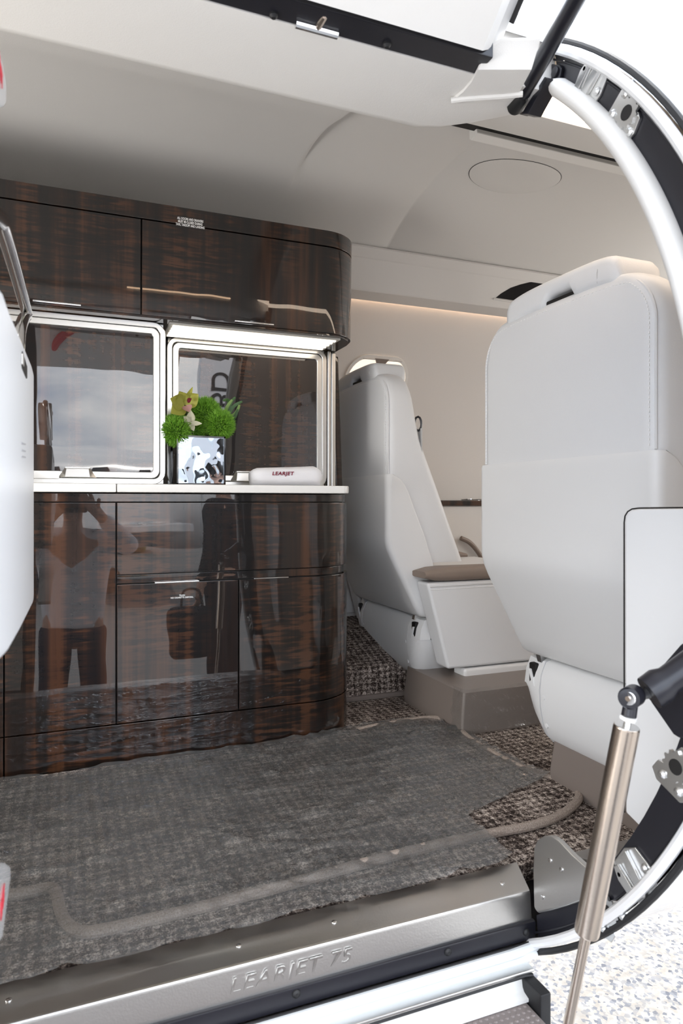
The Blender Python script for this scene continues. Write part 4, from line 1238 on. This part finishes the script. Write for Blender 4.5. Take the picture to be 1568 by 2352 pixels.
# ================================================================== FAR SIDE DETAILS
# window with pleated shade
wy = 2.43
w1 = empty('window_1', P(872, 870, Y=wy), 'small rounded cabin window with a pale pleated shade behind the far seat', 'window')
w1['kind'] = 'structure'
wx0, wx1 = P(806, 850, Y=wy).x, P(952, 850, Y=wy).x
wz1, wz0 = P(872, 814, Y=wy).z, P(872, 814, Y=wy).z - 0.36
def wall_y(z): return YC + math.sqrt(RC ** 2 - (z - ZC) ** 2)
def on_wall(x, z, o): 
    n = Vector((0, (wall_y(z) - YC) / RC, (z - ZC) / RC))
    return Vector((x, wall_y(z), z)) - n * o
rr = rrect(wx0, wx1, wz0, wz1, 0.085, 8)
ri = rrect(wx0 + 0.012, wx1 - 0.012, wz0 + 0.012, wz1 - 0.012, 0.075, 8)
rings = [[on_wall(x, z, -0.002) for x, z in rr], [on_wall(x, z, 0.005) for x, z in rr], [on_wall(x, z, 0.005) for x, z in ri], [on_wall(x, z, -0.002) for x, z in ri]]
link('window_frame', loft(rings, caps=False), M['lining'], w1, 40)
N = 40; bm = bmesh.new(); rows = []
for k in range(N + 1):
    z = wz0 + 0.012 + (wz1 - wz0 - 0.024) * k / N
    dz = max(0.0, abs(z - (wz0 + wz1) / 2) - ((wz1 - wz0) / 2 - 0.087)) 
    ins = 0.012 + 0.075 - math.sqrt(max(0.0, 0.075 ** 2 - min(dz, 0.075) ** 2))
    o = 0.0025 + (0.002 if k % 2 else 0)
    rows.append([bm.verts.new(on_wall(x, z, o)) for x in (wx0 + ins, wx1 - ins)])
for k in range(N): bm.faces.new((rows[k][0], rows[k][1], rows[k + 1][1], rows[k + 1][0]))
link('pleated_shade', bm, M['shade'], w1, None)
xm = (wx0 + wx1) / 2
link('shade_pull', prism([on_wall(xm - 0.03, wz1 - 0.012, 0.006), on_wall(xm + 0.03, wz1 - 0.012, 0.006), on_wall(xm + 0.016, wz1 - 0.030, 0.006), on_wall(xm - 0.018, wz1 - 0.030, 0.006)], (0, -0.006, 0)), M['taupe_hard'], w1)
link('shade_rail', tube([on_wall(wx0 + 0.06, wz1 - 0.014, 0.006), on_wall(wx1 - 0.05, wz1 - 0.014, 0.006)], 0.003, 6), M['seam'], w1)

# side ledge with cup holder
ly = 2.49
sl_ = empty('side_ledge', P(1060, 1152, Y=ly), 'dark glossy side ledge with a metal cup holder along the far wall', 'ledge')
z1 = P(1060, 1149, Y=ly).z; z0 = P(1060, 1162, Y=ly).z
link('ledge_top', box(1.00, 2.6, ly, 2.615, z0, z1, 0.004), M['wood'], sl_)
link('ledge_panel', box(1.00, 2.6, ly + 0.012, 2.515, 0.21, z0, 0.004), M['wall'], sl_)
cc = Vector((P(1085, 1150, Y=ly + 0.05).x, ly + 0.06, z1))
link('cup_holder', lathe(cc, [(0.042, 0.0), (0.046, 0.003), (0.046, 0.007), (0.040, 0.007), (0.038, 0.0)], 'Z', 24), M['chrome'], sl_)
tag(link('grab_strap', tube(smooth_path([P(1058, 1236, Y=2.485), P(1078, 1246, Y=2.485), P(1096, 1266, Y=2.485), P(1112, 1294, Y=2.485), P(1124, 1330, Y=2.485)], 6), 0.010, 10), M['taupe'], None), 'curved taupe strap between the far seat and the side ledge', 'strap')

# oval dark air outlet in the service ledge
pc = []
oc_ = [(1138, 684), (1150, 674), (1172, 661), (1195, 653), (1220, 647), (1245, 648), (1290, 655), (1320, 672), (1300, 690), (1240, 696), (1180, 690)]
ao = empty('air_outlet', P(1200, 670, Y=2.12), 'dark glossy oval air outlet set in the service ledge above the nearer seat', 'air outlet')
def on_face(px, py, o=0.0):
    # sloping face of the ledge between (y 2.112, z 1.474) and (y 2.158, z 1.386)
    n = Vector((0, -0.886, -0.463)).normalized()
    u = (px - CX) / FPX; v = (HY - py) / FPX
    d_ = Vector((CS * u + SN, CS - SN * u, v)); p0_ = Vector((0, 2.112, 1.474)); c_ = Vector((0, 0, CAMZ))
    k = (p0_ - c_).dot(n) / d_.dot(n)
    return c_ + d_ * k + n * o
link('recess', prism([on_face(*p, -0.004) for p in oc_], on_face(1200, 670, 0.001) - on_face(1200, 670, -0.004), 0.001), M['glass_dark'], ao)
link('lower_lip', tube([on_face(1132, 686, 0.001), on_face(1180, 693, 0.002), on_face(1240, 700, 0.001)], 0.004, 6), M['wall'], ao)

# oval access panel in the ceiling
ap = empty('access_panel', ceil_pt(1.215, 1.68), 'faint oval access panel in the headliner over the seats', 'panel')
ocx, ocy, oa, ob_ = P(1183, 406, Z=1.607).x, P(1183, 406, Z=1.607).y, 0.146, 0.098
def ov(k, s, o): 
    a = 2 * PI * k / 64
    return ceil_pt(ocx + oa * s * math.cos(a), ocy + ob_ * s * math.sin(a), o)
rings = [[ov(k, 1.0, -0.001) for k in range(64)], [ov(k, 0.994, 0.0022) for k in range(64)], [ov(k, 0.975, 0.0028) for k in range(64)], [ov(k, 0.5, 0.003) for k in range(64)], [ov(k, 0.01, 0.003) for k in range(64)]]
link('oval_cover', loft(rings), M['ceiling'], ap, 60)
link('edge_gap', tube([ov(k, 1.004, 0.0004) for k in range(64)], 0.0010, 5, closed=True), M['gap'], ap)

# ================================================================== FLOOR COVERINGS
mz = 0.010
edge_px = [(-120, 2066), (25, 2053), (62, 2048), (104, 2038), (122, 2040), (131, 2056), (140, 2092), (156, 2122), (188, 2138), (240, 2133), (330, 2113), (400, 2097), (600, 2046), (800, 1991), (1000, 1939), (1120, 1914), (1220, 1895), (1275, 1876), (1308, 1856), (1328, 1834), (1324, 1812), (1300, 1796), (1270, 1787), (1238, 1778)]
back_px = [(1200, 1764), (1150, 1740), (1085, 1702), (1052, 1672), (1030, 1658), (1005, 1650), (975, 1650), (925, 1657), (862, 1668), (800, 1683)]
ep = [P(x, y, Z=mz) for x, y in edge_px]; bp_ = [P(x, y, Z=mz) for x, y in back_px]
tail = [Vector((0.60, 1.745, mz)), Vector((-0.40, 1.745, mz)), Vector((-0.40, ep[0].y, mz))]
mt = empty('floor_mat', (0.3, 1.4, 0.0), 'thick woven floor mat with a taupe rope edge in front of the galley', 'mat')
out = smooth_path(ep, 4) + smooth_path(bp_, 3) + tail
link('pile', prism([(p.x, p.y, 0.001) for p in out], (0, 0, mz - 0.001), 0), M['carpet'], mt, None)
link('bound_edge', tube([(p.x, p.y, 0.0085) for p in smooth_path(ep + bp_[:], 4)], 0.0092, 10), M['rope'], mt)

def inside(x, y, poly):
    c = False; n = len(poly)
    for i in range(n):
        a, b = poly[i], poly[i - 1]
        if (a[1] > y) != (b[1] > y) and x < (b[0] - a[0]) * (y - a[1]) / (b[1] - a[1]) + a[0]: c = not c
    return c
film_px = [(1232, 1795), (1150, 1835), (1075, 1873), (1122, 1922), (1178, 1962), (1150, 1985), (900, 2048), (600, 2125), (300, 2196), (0, 2262), (-300, 2330)]
fp = [P(x, y, Z=0.012) for x, y in film_px]
fpoly = [(p.x, p.y) for p in fp] + [(-0.45, 1.1), (-0.45, 1.738), (-0.08, 1.735), (-0.02, 1.715), (0.12, 1.738), (0.45, 1.742), (0.62, 1.742), (0.80, 1.80), (0.955, 1.80), (1.005, 1.74), (1.02, 1.66), (1.03, 1.60), (1.03, 1.34), (1.04, 1.29)]
st = 0.006
FOLDS = []                                   # sharp folds standing up in the film
for a, b in (((560, 1786), (960, 1742)), ((420, 2086), (640, 2034)), ((640, 2036), (830, 1988)), ((880, 1668), (1010, 1672)), ((1075, 1700), (1110, 1716)), ((120, 1990), (330, 1962)), ((60, 2010), (180, 1990)),
             ((270, 1868), (400, 1858)), ((860, 1800), (1010, 1772)), ((500, 1940), (700, 1905)), ((205, 1800), (250, 1960)), ((60, 1880), (75, 1990)), ((950, 1905), (1060, 1880)), ((380, 2040), (520, 2012)), ((1110, 1725), (1210, 1790))):
    FOLDS.append((P(*a, Z=0.014), P(*b, Z=0.014)))
def fold_z(x, y):
    z = 0.0; q = Vector((x, y, 0.0))
    for a, b in FOLDS:
        a2, b2 = Vector((a.x, a.y, 0)), Vector((b.x, b.y, 0))
        d_ = b2 - a2; t = (q - a2).dot(d_) / d_.length_squared
        if -0.02 < t < 1.02:
            n_ = Vector((-d_.y, d_.x, 0)).normalized()
            e2 = (q - a2).dot(n_) + 0.006 * noise.noise(Vector((t * 6, a.x * 9, 0)))
            if abs(e2) < 0.011: z = max(z, 0.0075 * (1 - abs(e2) / 0.011) * (0.45 + 0.55 * abs(noise.noise(Vector((t * 9, a.x * 7, 3))) * 2)))
    return z
def film_z(x, y):
    q = Vector((x, y, 0))
    z = 0.014 + fold_z(x, y) + 0.0022 * noise.noise(q * 9) + 0.0012 * noise.noise(Vector((x * 55, y * 30, 3)))
    rdg = 1 - abs(noise.noise(Vector((x * 4.5 + 2, y * 9, 7))))
    z += 0.005 * max(0.0, rdg - 0.90) / 0.10
    rdg = 1 - abs(noise.noise(Vector((x * 3.0 - y * 2.0 + 5, y * 14 + x * 3, 2))))
    z += 0.006 * max(0.0, rdg - 0.94) / 0.06
    if y > 1.66 and x < 0.75:                       # ruffled up along the galley plinth
        k = min(1.0, (y - 1.66) / 0.07)
        z += k * (0.006 + 0.005 * noise.noise(Vector((x * 30, y * 36, 1))))
    ry = 1.06 + 0.0 * x
    return max(z, 0.0125)
def over_rope(x, y, z):
    for p in ROPE:
        dd = (p.x - x) ** 2 + (p.y - y) ** 2
        if dd < 0.0009: z = max(z, 0.0222 - dd * 9)
    return z
ROPE = smooth_path(ep, 3)
bm = bmesh.new()
bm.faces.new([bm.verts.new((x, y, 0)) for x, y in fpoly])
for k in range(int(-0.62 / st), int(1.06 / st)):
    bmesh.ops.bisect_plane(bm, geom=bm.verts[:] + bm.edges[:] + bm.faces[:], plane_co=(k * st, 0, 0), plane_no=(1, 0, 0))
for k in range(int(0.95 / st), int(1.84 / st)):
    bmesh.ops.bisect_plane(bm, geom=bm.verts[:] + bm.edges[:] + bm.faces[:], plane_co=(0, k * st, 0), plane_no=(0, 1, 0))
for v in bm.verts: v.co.z = over_rope(v.co.x, v.co.y, film_z(v.co.x, v.co.y))
tag(link('plastic_film', bm, M['film'], None, 180), 'clear wrinkled protective plastic film spread over the floor mat', 'plastic film')
# second film over the far seat's base
bm = bmesh.new(); bx0, bx1, by = 1.017, 1.46, 1.6255
R = []
cols = [(bx0 - 0.012, 1.86 - 0.02 * k) for k in range(12)] + [(bx0 - 0.010, 1.628), (bx0 - 0.002, 1.622)] + [(bx0 + 0.02 * k, by) for k in range(1, 18)]
cols = cols[9:]
for (x, y) in cols:
    R.append([bm.verts.new((x + 0.008 * noise.noise(Vector((x * 30, y * 30, z * 45))) + 0.011 * (z / 0.13), y + 0.012 * noise.noise(Vector((x * 22, y * 30, z * 50 + 5))) - 0.007 + 0.006 * (z / 0.13), z)) for z in [0.012 + 0.118 * k / 12 for k in range(13)]])
for i in range(len(R) - 1):
    for k in range(12): bm.faces.new((R[i][k], R[i + 1][k], R[i + 1][k + 1], R[i][k + 1]))
tag(link('base_film', bm, M['film_clear'], None, 180), 'clear crumpled plastic wrapped round the taupe base of the far seat', 'plastic film')

# ================================================================== LEFT EDGE
lb = empty('entry_unit', (-0.07, 0.85, 0.48), 'white rounded box unit at the left edge of the doorway, with a small recessed catch', 'cabinet')
xs_ = -0.045
pix = [(-60, 560), (0, 648), (10, 662), (22, 700), (40, 745), (74, 832), (78, 850), (78, 1372), (77, 1392), (48, 1455), (22, 1505), (12, 1518), (0, 1526), (-60, 1560)]
def lp(x, y): return P(x, y, X=xs_)
side = [lp(x, y) for x, y in pix]
side = [p for p in side]
link('body', prism(side, (-0.11, 0, 0), 0.010, 3, ang=40), M['shell'], lb, 40)
o = [lp(x, y) for x, y in [(49, 812), (51, 806), (60, 836), (62, 842), (62, 868), (60, 870), (50, 846), (49, 838)]]
link('catch', prism([p + Vector((0.0004, 0, 0)) for p in o], (-0.002, 0, 0), 0), M['gap'], lb)
link('catch_flap', prism([p + Vector((0.0012, 0, 0)) for p in [lp(x, y) for x, y in [(49, 812), (53, 814), (53, 842), (49, 836)]]], (-0.002, 0, 0), 0), M['steel'], lb)
for yy in (1020, 1036, 1050):
    link('notice_line', prism([lp(49, yy) + Vector((0.0006, 0, 0)), lp(58, yy + 2) + Vector((0.0006, 0, 0)), lp(58, yy - 1) + Vector((0.0006, 0, 0)), lp(49, yy - 4) + Vector((0.0006, 0, 0))], (-0.001, 0, 0)), M['grey_ink'], lb)
hx = -0.062
hpth = smooth_path([P(-40, 470, X=hx), P(-5, 500, X=hx), P(6, 524, X=hx), P(32, 610, X=hx), P(58, 705, X=hx), P(61, 724, X=hx), P(54, 733, X=hx), P(44, 736, X=hx) + Vector((0, 0, -0.02)), P(40, 745, X=hx) + Vector((0, 0, -0.06))], 6)
link('grab_handle', tube(hpth, 0.0088, 14), M['chrome'], lb)['label'] = 'polished tubular grab handle'
def exit_sign(pix, lab, txt_rot):
    t = empty('exit_sign', lp(*pix[0]), lab, 'sign', 'exit signs on the left door edge')
    pts = [P(x, y, X=-0.052) for x, y in pix]
    link('plate', prism(pts, (-0.05, 0, 0), 0.004, 2), M['white_paint'], t)
    c = sum(pts, Vector()) / len(pts)
    return t, c
t, c = exit_sign([(-40, -10), (0, 108), (9, 150), (15, 190), (15, 243), (10, 250), (-40, 262)], 'white sign with red exit lettering at the upper left door edge', 0)
text('lettering', 'EXIT', M['red'], t, P(2, 168, X=-0.0512), axes((0, 0.55, 0.0), (0, 0, 1)), 0.019, 0.0004, shear=-0.2, xs=0.9)
t, c = exit_sign([(-40, 1975), (0, 1979), (14, 1979), (25, 1986), (25, 2016), (6, 2160), (0, 2168), (-40, 2230)], 'white sign with red exit lettering at the lower left door edge', 0)
text('lettering', 'EXIT', M['red'], t, P(6, 2075, X=-0.0512), axes((0, 0.55, 0.0), (0, 0, 1)), 0.019, 0.0004, shear=0.2, xs=0.9)

# ================================================================== OUTSIDE, seen in the lacquer
def skin_mesh(name, joints, edges, mat, par, root, sub=2, world=None):
    me = bpy.data.meshes.new(name)
    bm = bmesh.new(); idx = {}
    sl = bm.verts.layers.skin.verify()
    base = par.location if par is not None else Vector((0, 0, 0))
    for k, (x, y, z, r) in joints.items():
        p = Vector((x, y, z)) if world is None else world @ Vector((x, y, z))
        v = bm.verts.new(p - base); idx[k] = v
        rr = r if isinstance(r, tuple) else (r, r)
        if world is not None: rr = tuple(q * world.median_scale for q in rr)
        v[sl].radius = rr; v[sl].use_root = (k == root)
    for a, b in edges: bm.edges.new((idx[a], idx[b]))
    bm.to_mesh(me); bm.free()
    o = bpy.data.objects.new(name, me); COL.objects.link(o)
    s = o.modifiers.new('skin', 'SKIN'); s.use_smooth_shade = True
    ss = o.modifiers.new('sub', 'SUBSURF'); ss.levels = sub; ss.render_levels = sub
    me.materials.append(M[mat])
    if par is not None: o.parent = par
    return o

def person(loc, rot, label, pose, top, legs, scale=1.0):
    t = empty('person', loc, label, 'person')
    W = Matrix.Translation(Vector(loc)) @ Matrix.Rotation(rot, 4, 'Z') @ Matrix.Scale(scale, 4)
    # local axes: +y is the way the figure faces, z up from the ground, 1.78 m tall
    J = {'pel': (0, 0, 0.95, (0.15, 0.10)), 'wai': (0, 0, 1.10, (0.135, 0.095)), 'che': (0, 0, 1.30, (0.165, 0.105)), 'nec0': (0, 0, 1.45, 0.075), 'nec': (0, 0.01, 1.52, 0.055),
         'hd1': (0, 0.025, 1.59, (0.066, 0.078)), 'hd2': (0, 0.02, 1.67, (0.074, 0.092)), 'hd3': (0, 0.01, 1.74, (0.055, 0.07)), 'nose': (0, 0.125, 1.635, 0.012),
         'jaw': (0, 0.075, 1.565, 0.035)}
    E = [('pel', 'wai'), ('wai', 'che'), ('che', 'nec0'), ('nec0', 'nec'), ('nec', 'hd1'), ('hd1', 'hd2'), ('hd2', 'hd3'), ('hd2', 'nose'), ('hd1', 'jaw')]
    for s, sd in ((-1, 'l'), (1, 'r')):
        sh, el, wr, hdv = pose[sd]
        J['hip' + sd] = (s * 0.10, 0, 0.88, 0.088); J['kne' + sd] = (s * 0.11, 0.02, 0.50, 0.056); J['ank' + sd] = (s * 0.115, -0.01, 0.09, 0.040); J['toe' + sd] = (s * 0.135, 0.15, 0.035, 0.032)
        E += [('pel', 'hip' + sd), ('hip' + sd, 'kne' + sd), ('kne' + sd, 'ank' + sd), ('ank' + sd, 'toe' + sd)]
        J['sho' + sd] = (s * 0.19, 0, 1.42, 0.066); J['elb' + sd] = (*el, 0.045); J['wri' + sd] = (*wr, 0.029)
        E += [('che', 'sho' + sd), ('sho' + sd, 'elb' + sd), ('elb' + sd, 'wri' + sd)]
        wv = Vector(wr); hv = Vector(hdv).normalized(); sv = hv.cross(Vector((0, 1, 0.1))).normalized(); cv = sv.cross(hv)
        pm = wv + hv * 0.06
        J['pal' + sd] = (*pm, (0.036, 0.018)); E.append(('wri' + sd, 'pal' + sd))
        for f, (o_, L) in enumerate(((-0.030, 0.062), (-0.010, 0.072), (0.010, 0.068), (0.029, 0.052))):
            a = pm + hv * 0.035 + sv * o_; b = a + hv * L * 0.55 + cv * 0.010; c_ = b + hv * L * 0.35 + cv * 0.022
            J[f'f{f}a{sd}'] = (*a, 0.0095); J[f'f{f}b{sd}'] = (*b, 0.0088); J[f'f{f}c{sd}'] = (*c_, 0.0078)
            E += [('pal' + sd, f'f{f}a{sd}'), (f'f{f}a{sd}', f'f{f}b{sd}'), (f'f{f}b{sd}', f'f{f}c{sd}')]
        a = wv + hv * 0.035 - sv * 0.036 * s; b = a + hv * 0.035 - sv * 0.016 * s + cv * 0.012
        J['tha' + sd] = (*a, 0.011); J['thb' + sd] = (*b, 0.0095)
        E += [('wri' + sd, 'tha' + sd), ('tha' + sd, 'thb' + sd)]
    skin_mesh('body', J, E, 'skin', t, 'pel', 2, W)
    G = {'wai': (0, 0, 0.90, (0.175, 0.125)), 'bel': (0, 0, 1.08, (0.17, 0.122)), 'che': (0, 0, 1.29, (0.195, 0.128)), 'nec': (0, 0, 1.455, 0.085)}
    GE = [('wai', 'bel'), ('bel', 'che'), ('che', 'nec')]
    for s, sd in ((-1, 'l'), (1, 'r')):
        sh, el, wr, hdv = pose[sd]
        G['sho' + sd] = (s * 0.19, 0, 1.415, 0.082); G['elb' + sd] = (*el, 0.062)
        w2 = Vector(el).lerp(Vector(wr), 0.86); G['wri' + sd] = (*w2, 0.045)
        GE += [('che', 'sho' + sd), ('sho' + sd, 'elb' + sd), ('elb' + sd, 'wri' + sd)]
    skin_mesh('jacket' if top == 'suit' else 'shirt', G, GE, top, t, 'bel', 2, W)
    L_ = {'wai': (0, 0, 0.96, (0.165, 0.115))}
    LE_ = []
    for s, sd in ((-1, 'l'), (1, 'r')):
        L_['hip' + sd] = (s * 0.10, 0, 0.86, 0.105); L_['kne' + sd] = (s * 0.11, 0.02, 0.50, 0.078); L_['ank' + sd] = (s * 0.115, -0.005, 0.10, 0.066)
        LE_ += [('wai', 'hip' + sd), ('hip' + sd, 'kne' + sd), ('kne' + sd, 'ank' + sd)]
        SH = {'a': (s * 0.115, -0.04, 0.045, (0.045, 0.045)), 'b': (s * 0.125, 0.07, 0.045, (0.048, 0.042)), 'c': (s * 0.14, 0.17, 0.035, (0.042, 0.03))}
        skin_mesh('shoe', SH, [('a', 'b'), ('b', 'c')], 'rubber', t, 'a', 2, W)
    skin_mesh('trousers', L_, LE_, legs, t, 'wai', 2, W)
    H = {'a': (0, -0.05, 1.62, (0.070, 0.06)), 'b': (0, -0.025, 1.70, (0.084, 0.088)), 'c': (0, 0.02, 1.755, (0.066, 0.082))}
    skin_mesh('hair', H, [('a', 'b'), ('b', 'c')], 'hair', t, 'b', 2, W)
    for s in (-1, 1):
        p = W @ Vector((s * 0.031, 0.098, 1.655)); b = bmesh.new()
        bmesh.ops.create_uvsphere(b, u_segments=12, v_segments=8, radius=0.012, matrix=Matrix.Translation(p)); link('eye', b, M['white_ink'], t)
        p = W @ Vector((s * 0.078, 0.012, 1.645)); b = bmesh.new()
        bmesh.ops.create_uvsphere(b, u_segments=10, v_segments=8, radius=1.0, matrix=Matrix.Translation(p) @ Matrix.Diagonal((0.010, 0.018, 0.030, 1))); link('ear', b, M['skin'], t)
    p = W @ Vector((0, 0.103, 1.595)); b = bmesh.new()
    bmesh.ops.create_uvsphere(b, u_segments=12, v_segments=8, radius=1.0, matrix=Matrix.Translation(p) @ Matrix.Rotation(rot, 4, 'Z') @ Matrix.Diagonal((0.024, 0.008, 0.006, 1))); link('mouth', b, M['maroon'], t)
    return t

hold = {'l': (None, (-0.30, 0.06, 1.30), (-0.115, 0.20, 1.545), (0.55, 0.35, 0.75)), 'r': (None, (0.34, 0.05, 1.36), (0.115, 0.20, 1.585), (-0.45, 0.45, 0.75))}
down = {'l': (None, (-0.27, -0.03, 1.14), (-0.28, 0.05, 0.90), (0.05, 0.15, -1)), 'r': (None, (0.27, -0.03, 1.14), (0.28, 0.05, 0.90), (-0.05, 0.15, -1))}
person((0.03, -0.30, GZ), 0.0, 'person in a white shirt raising a camera to the face, standing outside the doorway', hold, 'shirt', 'navy', 0.885)
person((1.02, -1.20, GZ), 2.2, 'person in a dark suit holding a dark bag, standing outside behind the viewer', down, 'suit', 'suit')
# camera held by the photographer, just behind the viewpoint
ph = empty('handheld_camera', (0.03, -0.13, 0.60), 'black camera held up by the person in the white shirt', 'camera')
link('camera_body', box(-0.045, 0.10, -0.17, -0.10, 0.60, 0.70, 0.012, 3), M['rubber'], ph)
link('lens_barrel', lathe((0.0, -0.10, 0.647), [(0.036, 0.0), (0.036, 0.04), (0.040, 0.045), (0.040, 0.075), (0.030, 0.075), (0.026, 0.05)], 'Y', 24), M['rubber'], ph)
bagc = Vector((0.76, -0.98, GZ + 0.45))
bg_ = empty('bag', bagc, 'dark shoulder bag carried by the person in the dark suit', 'bag')
link('bag_body', box(bagc.x - 0.15, bagc.x + 0.12, bagc.y - 0.06, bagc.y + 0.06, bagc.z, bagc.z + 0.32, 0.03, 3), M['suit'], bg_)
link('bag_handle', tube(smooth_path([bagc + Vector((-0.08, 0, 0.31)), bagc + Vector((-0.06, 0, 0.42)), bagc + Vector((0.04, 0, 0.42)), bagc + Vector((0.06, 0, 0.31))], 5), 0.008, 8), M['rubber'], bg_)
for (x, y, r_, lab) in ((-1.35, -7.0, 0.4, 'person in dark clothes, left of two walking far behind on the paving'), (-0.55, -7.4, -0.5, 'person in dark clothes, right of two walking far behind on the paving')):
    person((x, y, GZ), r_, lab, down, 'suit', 'navy')
# white jet parked behind
jy = -9.5
jet = empty('parked_jet', (-1.0, jy, GZ), 'white business jet parked across the paving behind the viewer', 'aircraft')
prof = [(0.02, -6.5), (0.25, -6.2), (0.55, -5.4), (0.85, -4.2), (0.95, -3.0), (0.95, 4.5), (0.75, 6.5), (0.35, 8.6), (0.05, 9.6)]
link('fuselage', lathe((-1.0, jy, GZ + 1.55), prof, 'X', 28), M['white_paint'], jet)
for k in range(9):
    x = -3.4 + k * 0.72
    link('window', prism([(-0.4 + x - 0.13 + 0.26 * a, jy + 0.88, GZ + 1.72 + 0.30 * b_) for a, b_ in ((0.1, 0), (0.9, 0), (1, 0.2), (1, 0.8), (0.9, 1), (0.1, 1), (0, 0.8), (0, 0.2))], (0, 0.035, 0)), M['glass_dark'], jet)
link('tail_fin', prism([(6.2, jy - 0.06, GZ + 2.1), (8.2, jy - 0.06, GZ + 4.2), (9.2, jy - 0.06, GZ + 4.2), (8.4, jy - 0.06, GZ + 1.9)], (0, 0.12, 0), 0.02), M['white_paint'], jet)
link('wing', prism([(-0.8, jy + 0.6, GZ + 0.85), (1.8, jy + 0.6, GZ + 0.85), (1.6, jy + 3.6, GZ + 1.05), (0.8, jy + 3.6, GZ + 1.05)], (0, 0, 0.10), 0.02), M['white_paint'], jet)
for x, y in ((-4.3, jy), (0.6, jy + 1.4), (0.6, jy - 1.4)):
    lg = link('landing_gear', tube([(x, y, GZ + 0.9), (x, y, GZ + 0.2)], 0.05, 10), M['alu'], jet)
    link('wheel', lathe((x, y - 0.06, GZ + 0.21), [(0.08, 0), (0.2, 0.01), (0.21, 0.06), (0.2, 0.11), (0.08, 0.12)], 'Y', 20), M['rubber'], lg)
# feather banner
bn = empty('feather_banner', (1.62, -5.2, GZ), 'tall white feather banner with dark letters on a thin pole behind the viewer', 'banner')
link('pole', tube([(1.62, -5.2, GZ), (1.62, -5.2, GZ + 3.6), (1.68, -5.2, GZ + 4.2), (1.87, -5.2, GZ + 4.5)], 0.018, 8), M['alu'], bn)
link('cloth', prism([(1.64, -5.2, GZ + 1.6), (2.08, -5.2, GZ + 1.7), (2.14, -5.2, GZ + 3.0), (2.08, -5.2, GZ + 4.0), (1.87, -5.2, GZ + 4.48), (1.68, -5.2, GZ + 4.15), (1.64, -5.2, GZ + 3.6)], (0, 0.012, 0)), M['shirt'], bn)
text('lettering', 'BD', M['gap'], bn, (1.88, -5.183, GZ + 2.95), axes((0, 0, 1), (1, 0, 0)), 0.40, 0.002, weight=0.004)
# greenery behind
for i, (x, y, r_) in enumerate(((-6.0, -15, 1.1), (-2.6, -16, 1.3), (1.0, -16.5, 1.2))):
    b = bmesh.new()
    bmesh.ops.create_icosphere(b, subdivisions=4, radius=r_, matrix=Matrix.Translation((x, y, GZ + r_ * 0.7)))
    for v in b.verts:
        c_ = Vector((x, y, GZ + r_ * 0.7)); d_ = v.co - c_
        v.co = c_ + d_ * (1 + 0.28 * noise.noise(v.co * 3.0) + 0.10 * noise.noise(v.co * 11))
        v.co.z = max(v.co.z, GZ)
    tag(link('shrub', b, M['shrub'], None, None), ['round green shrub furthest left behind the parked jet', 'large round green shrub in the middle behind the parked jet', 'round green shrub furthest right behind the parked jet'][i], 'shrub', 'shrubs behind the parked jet')
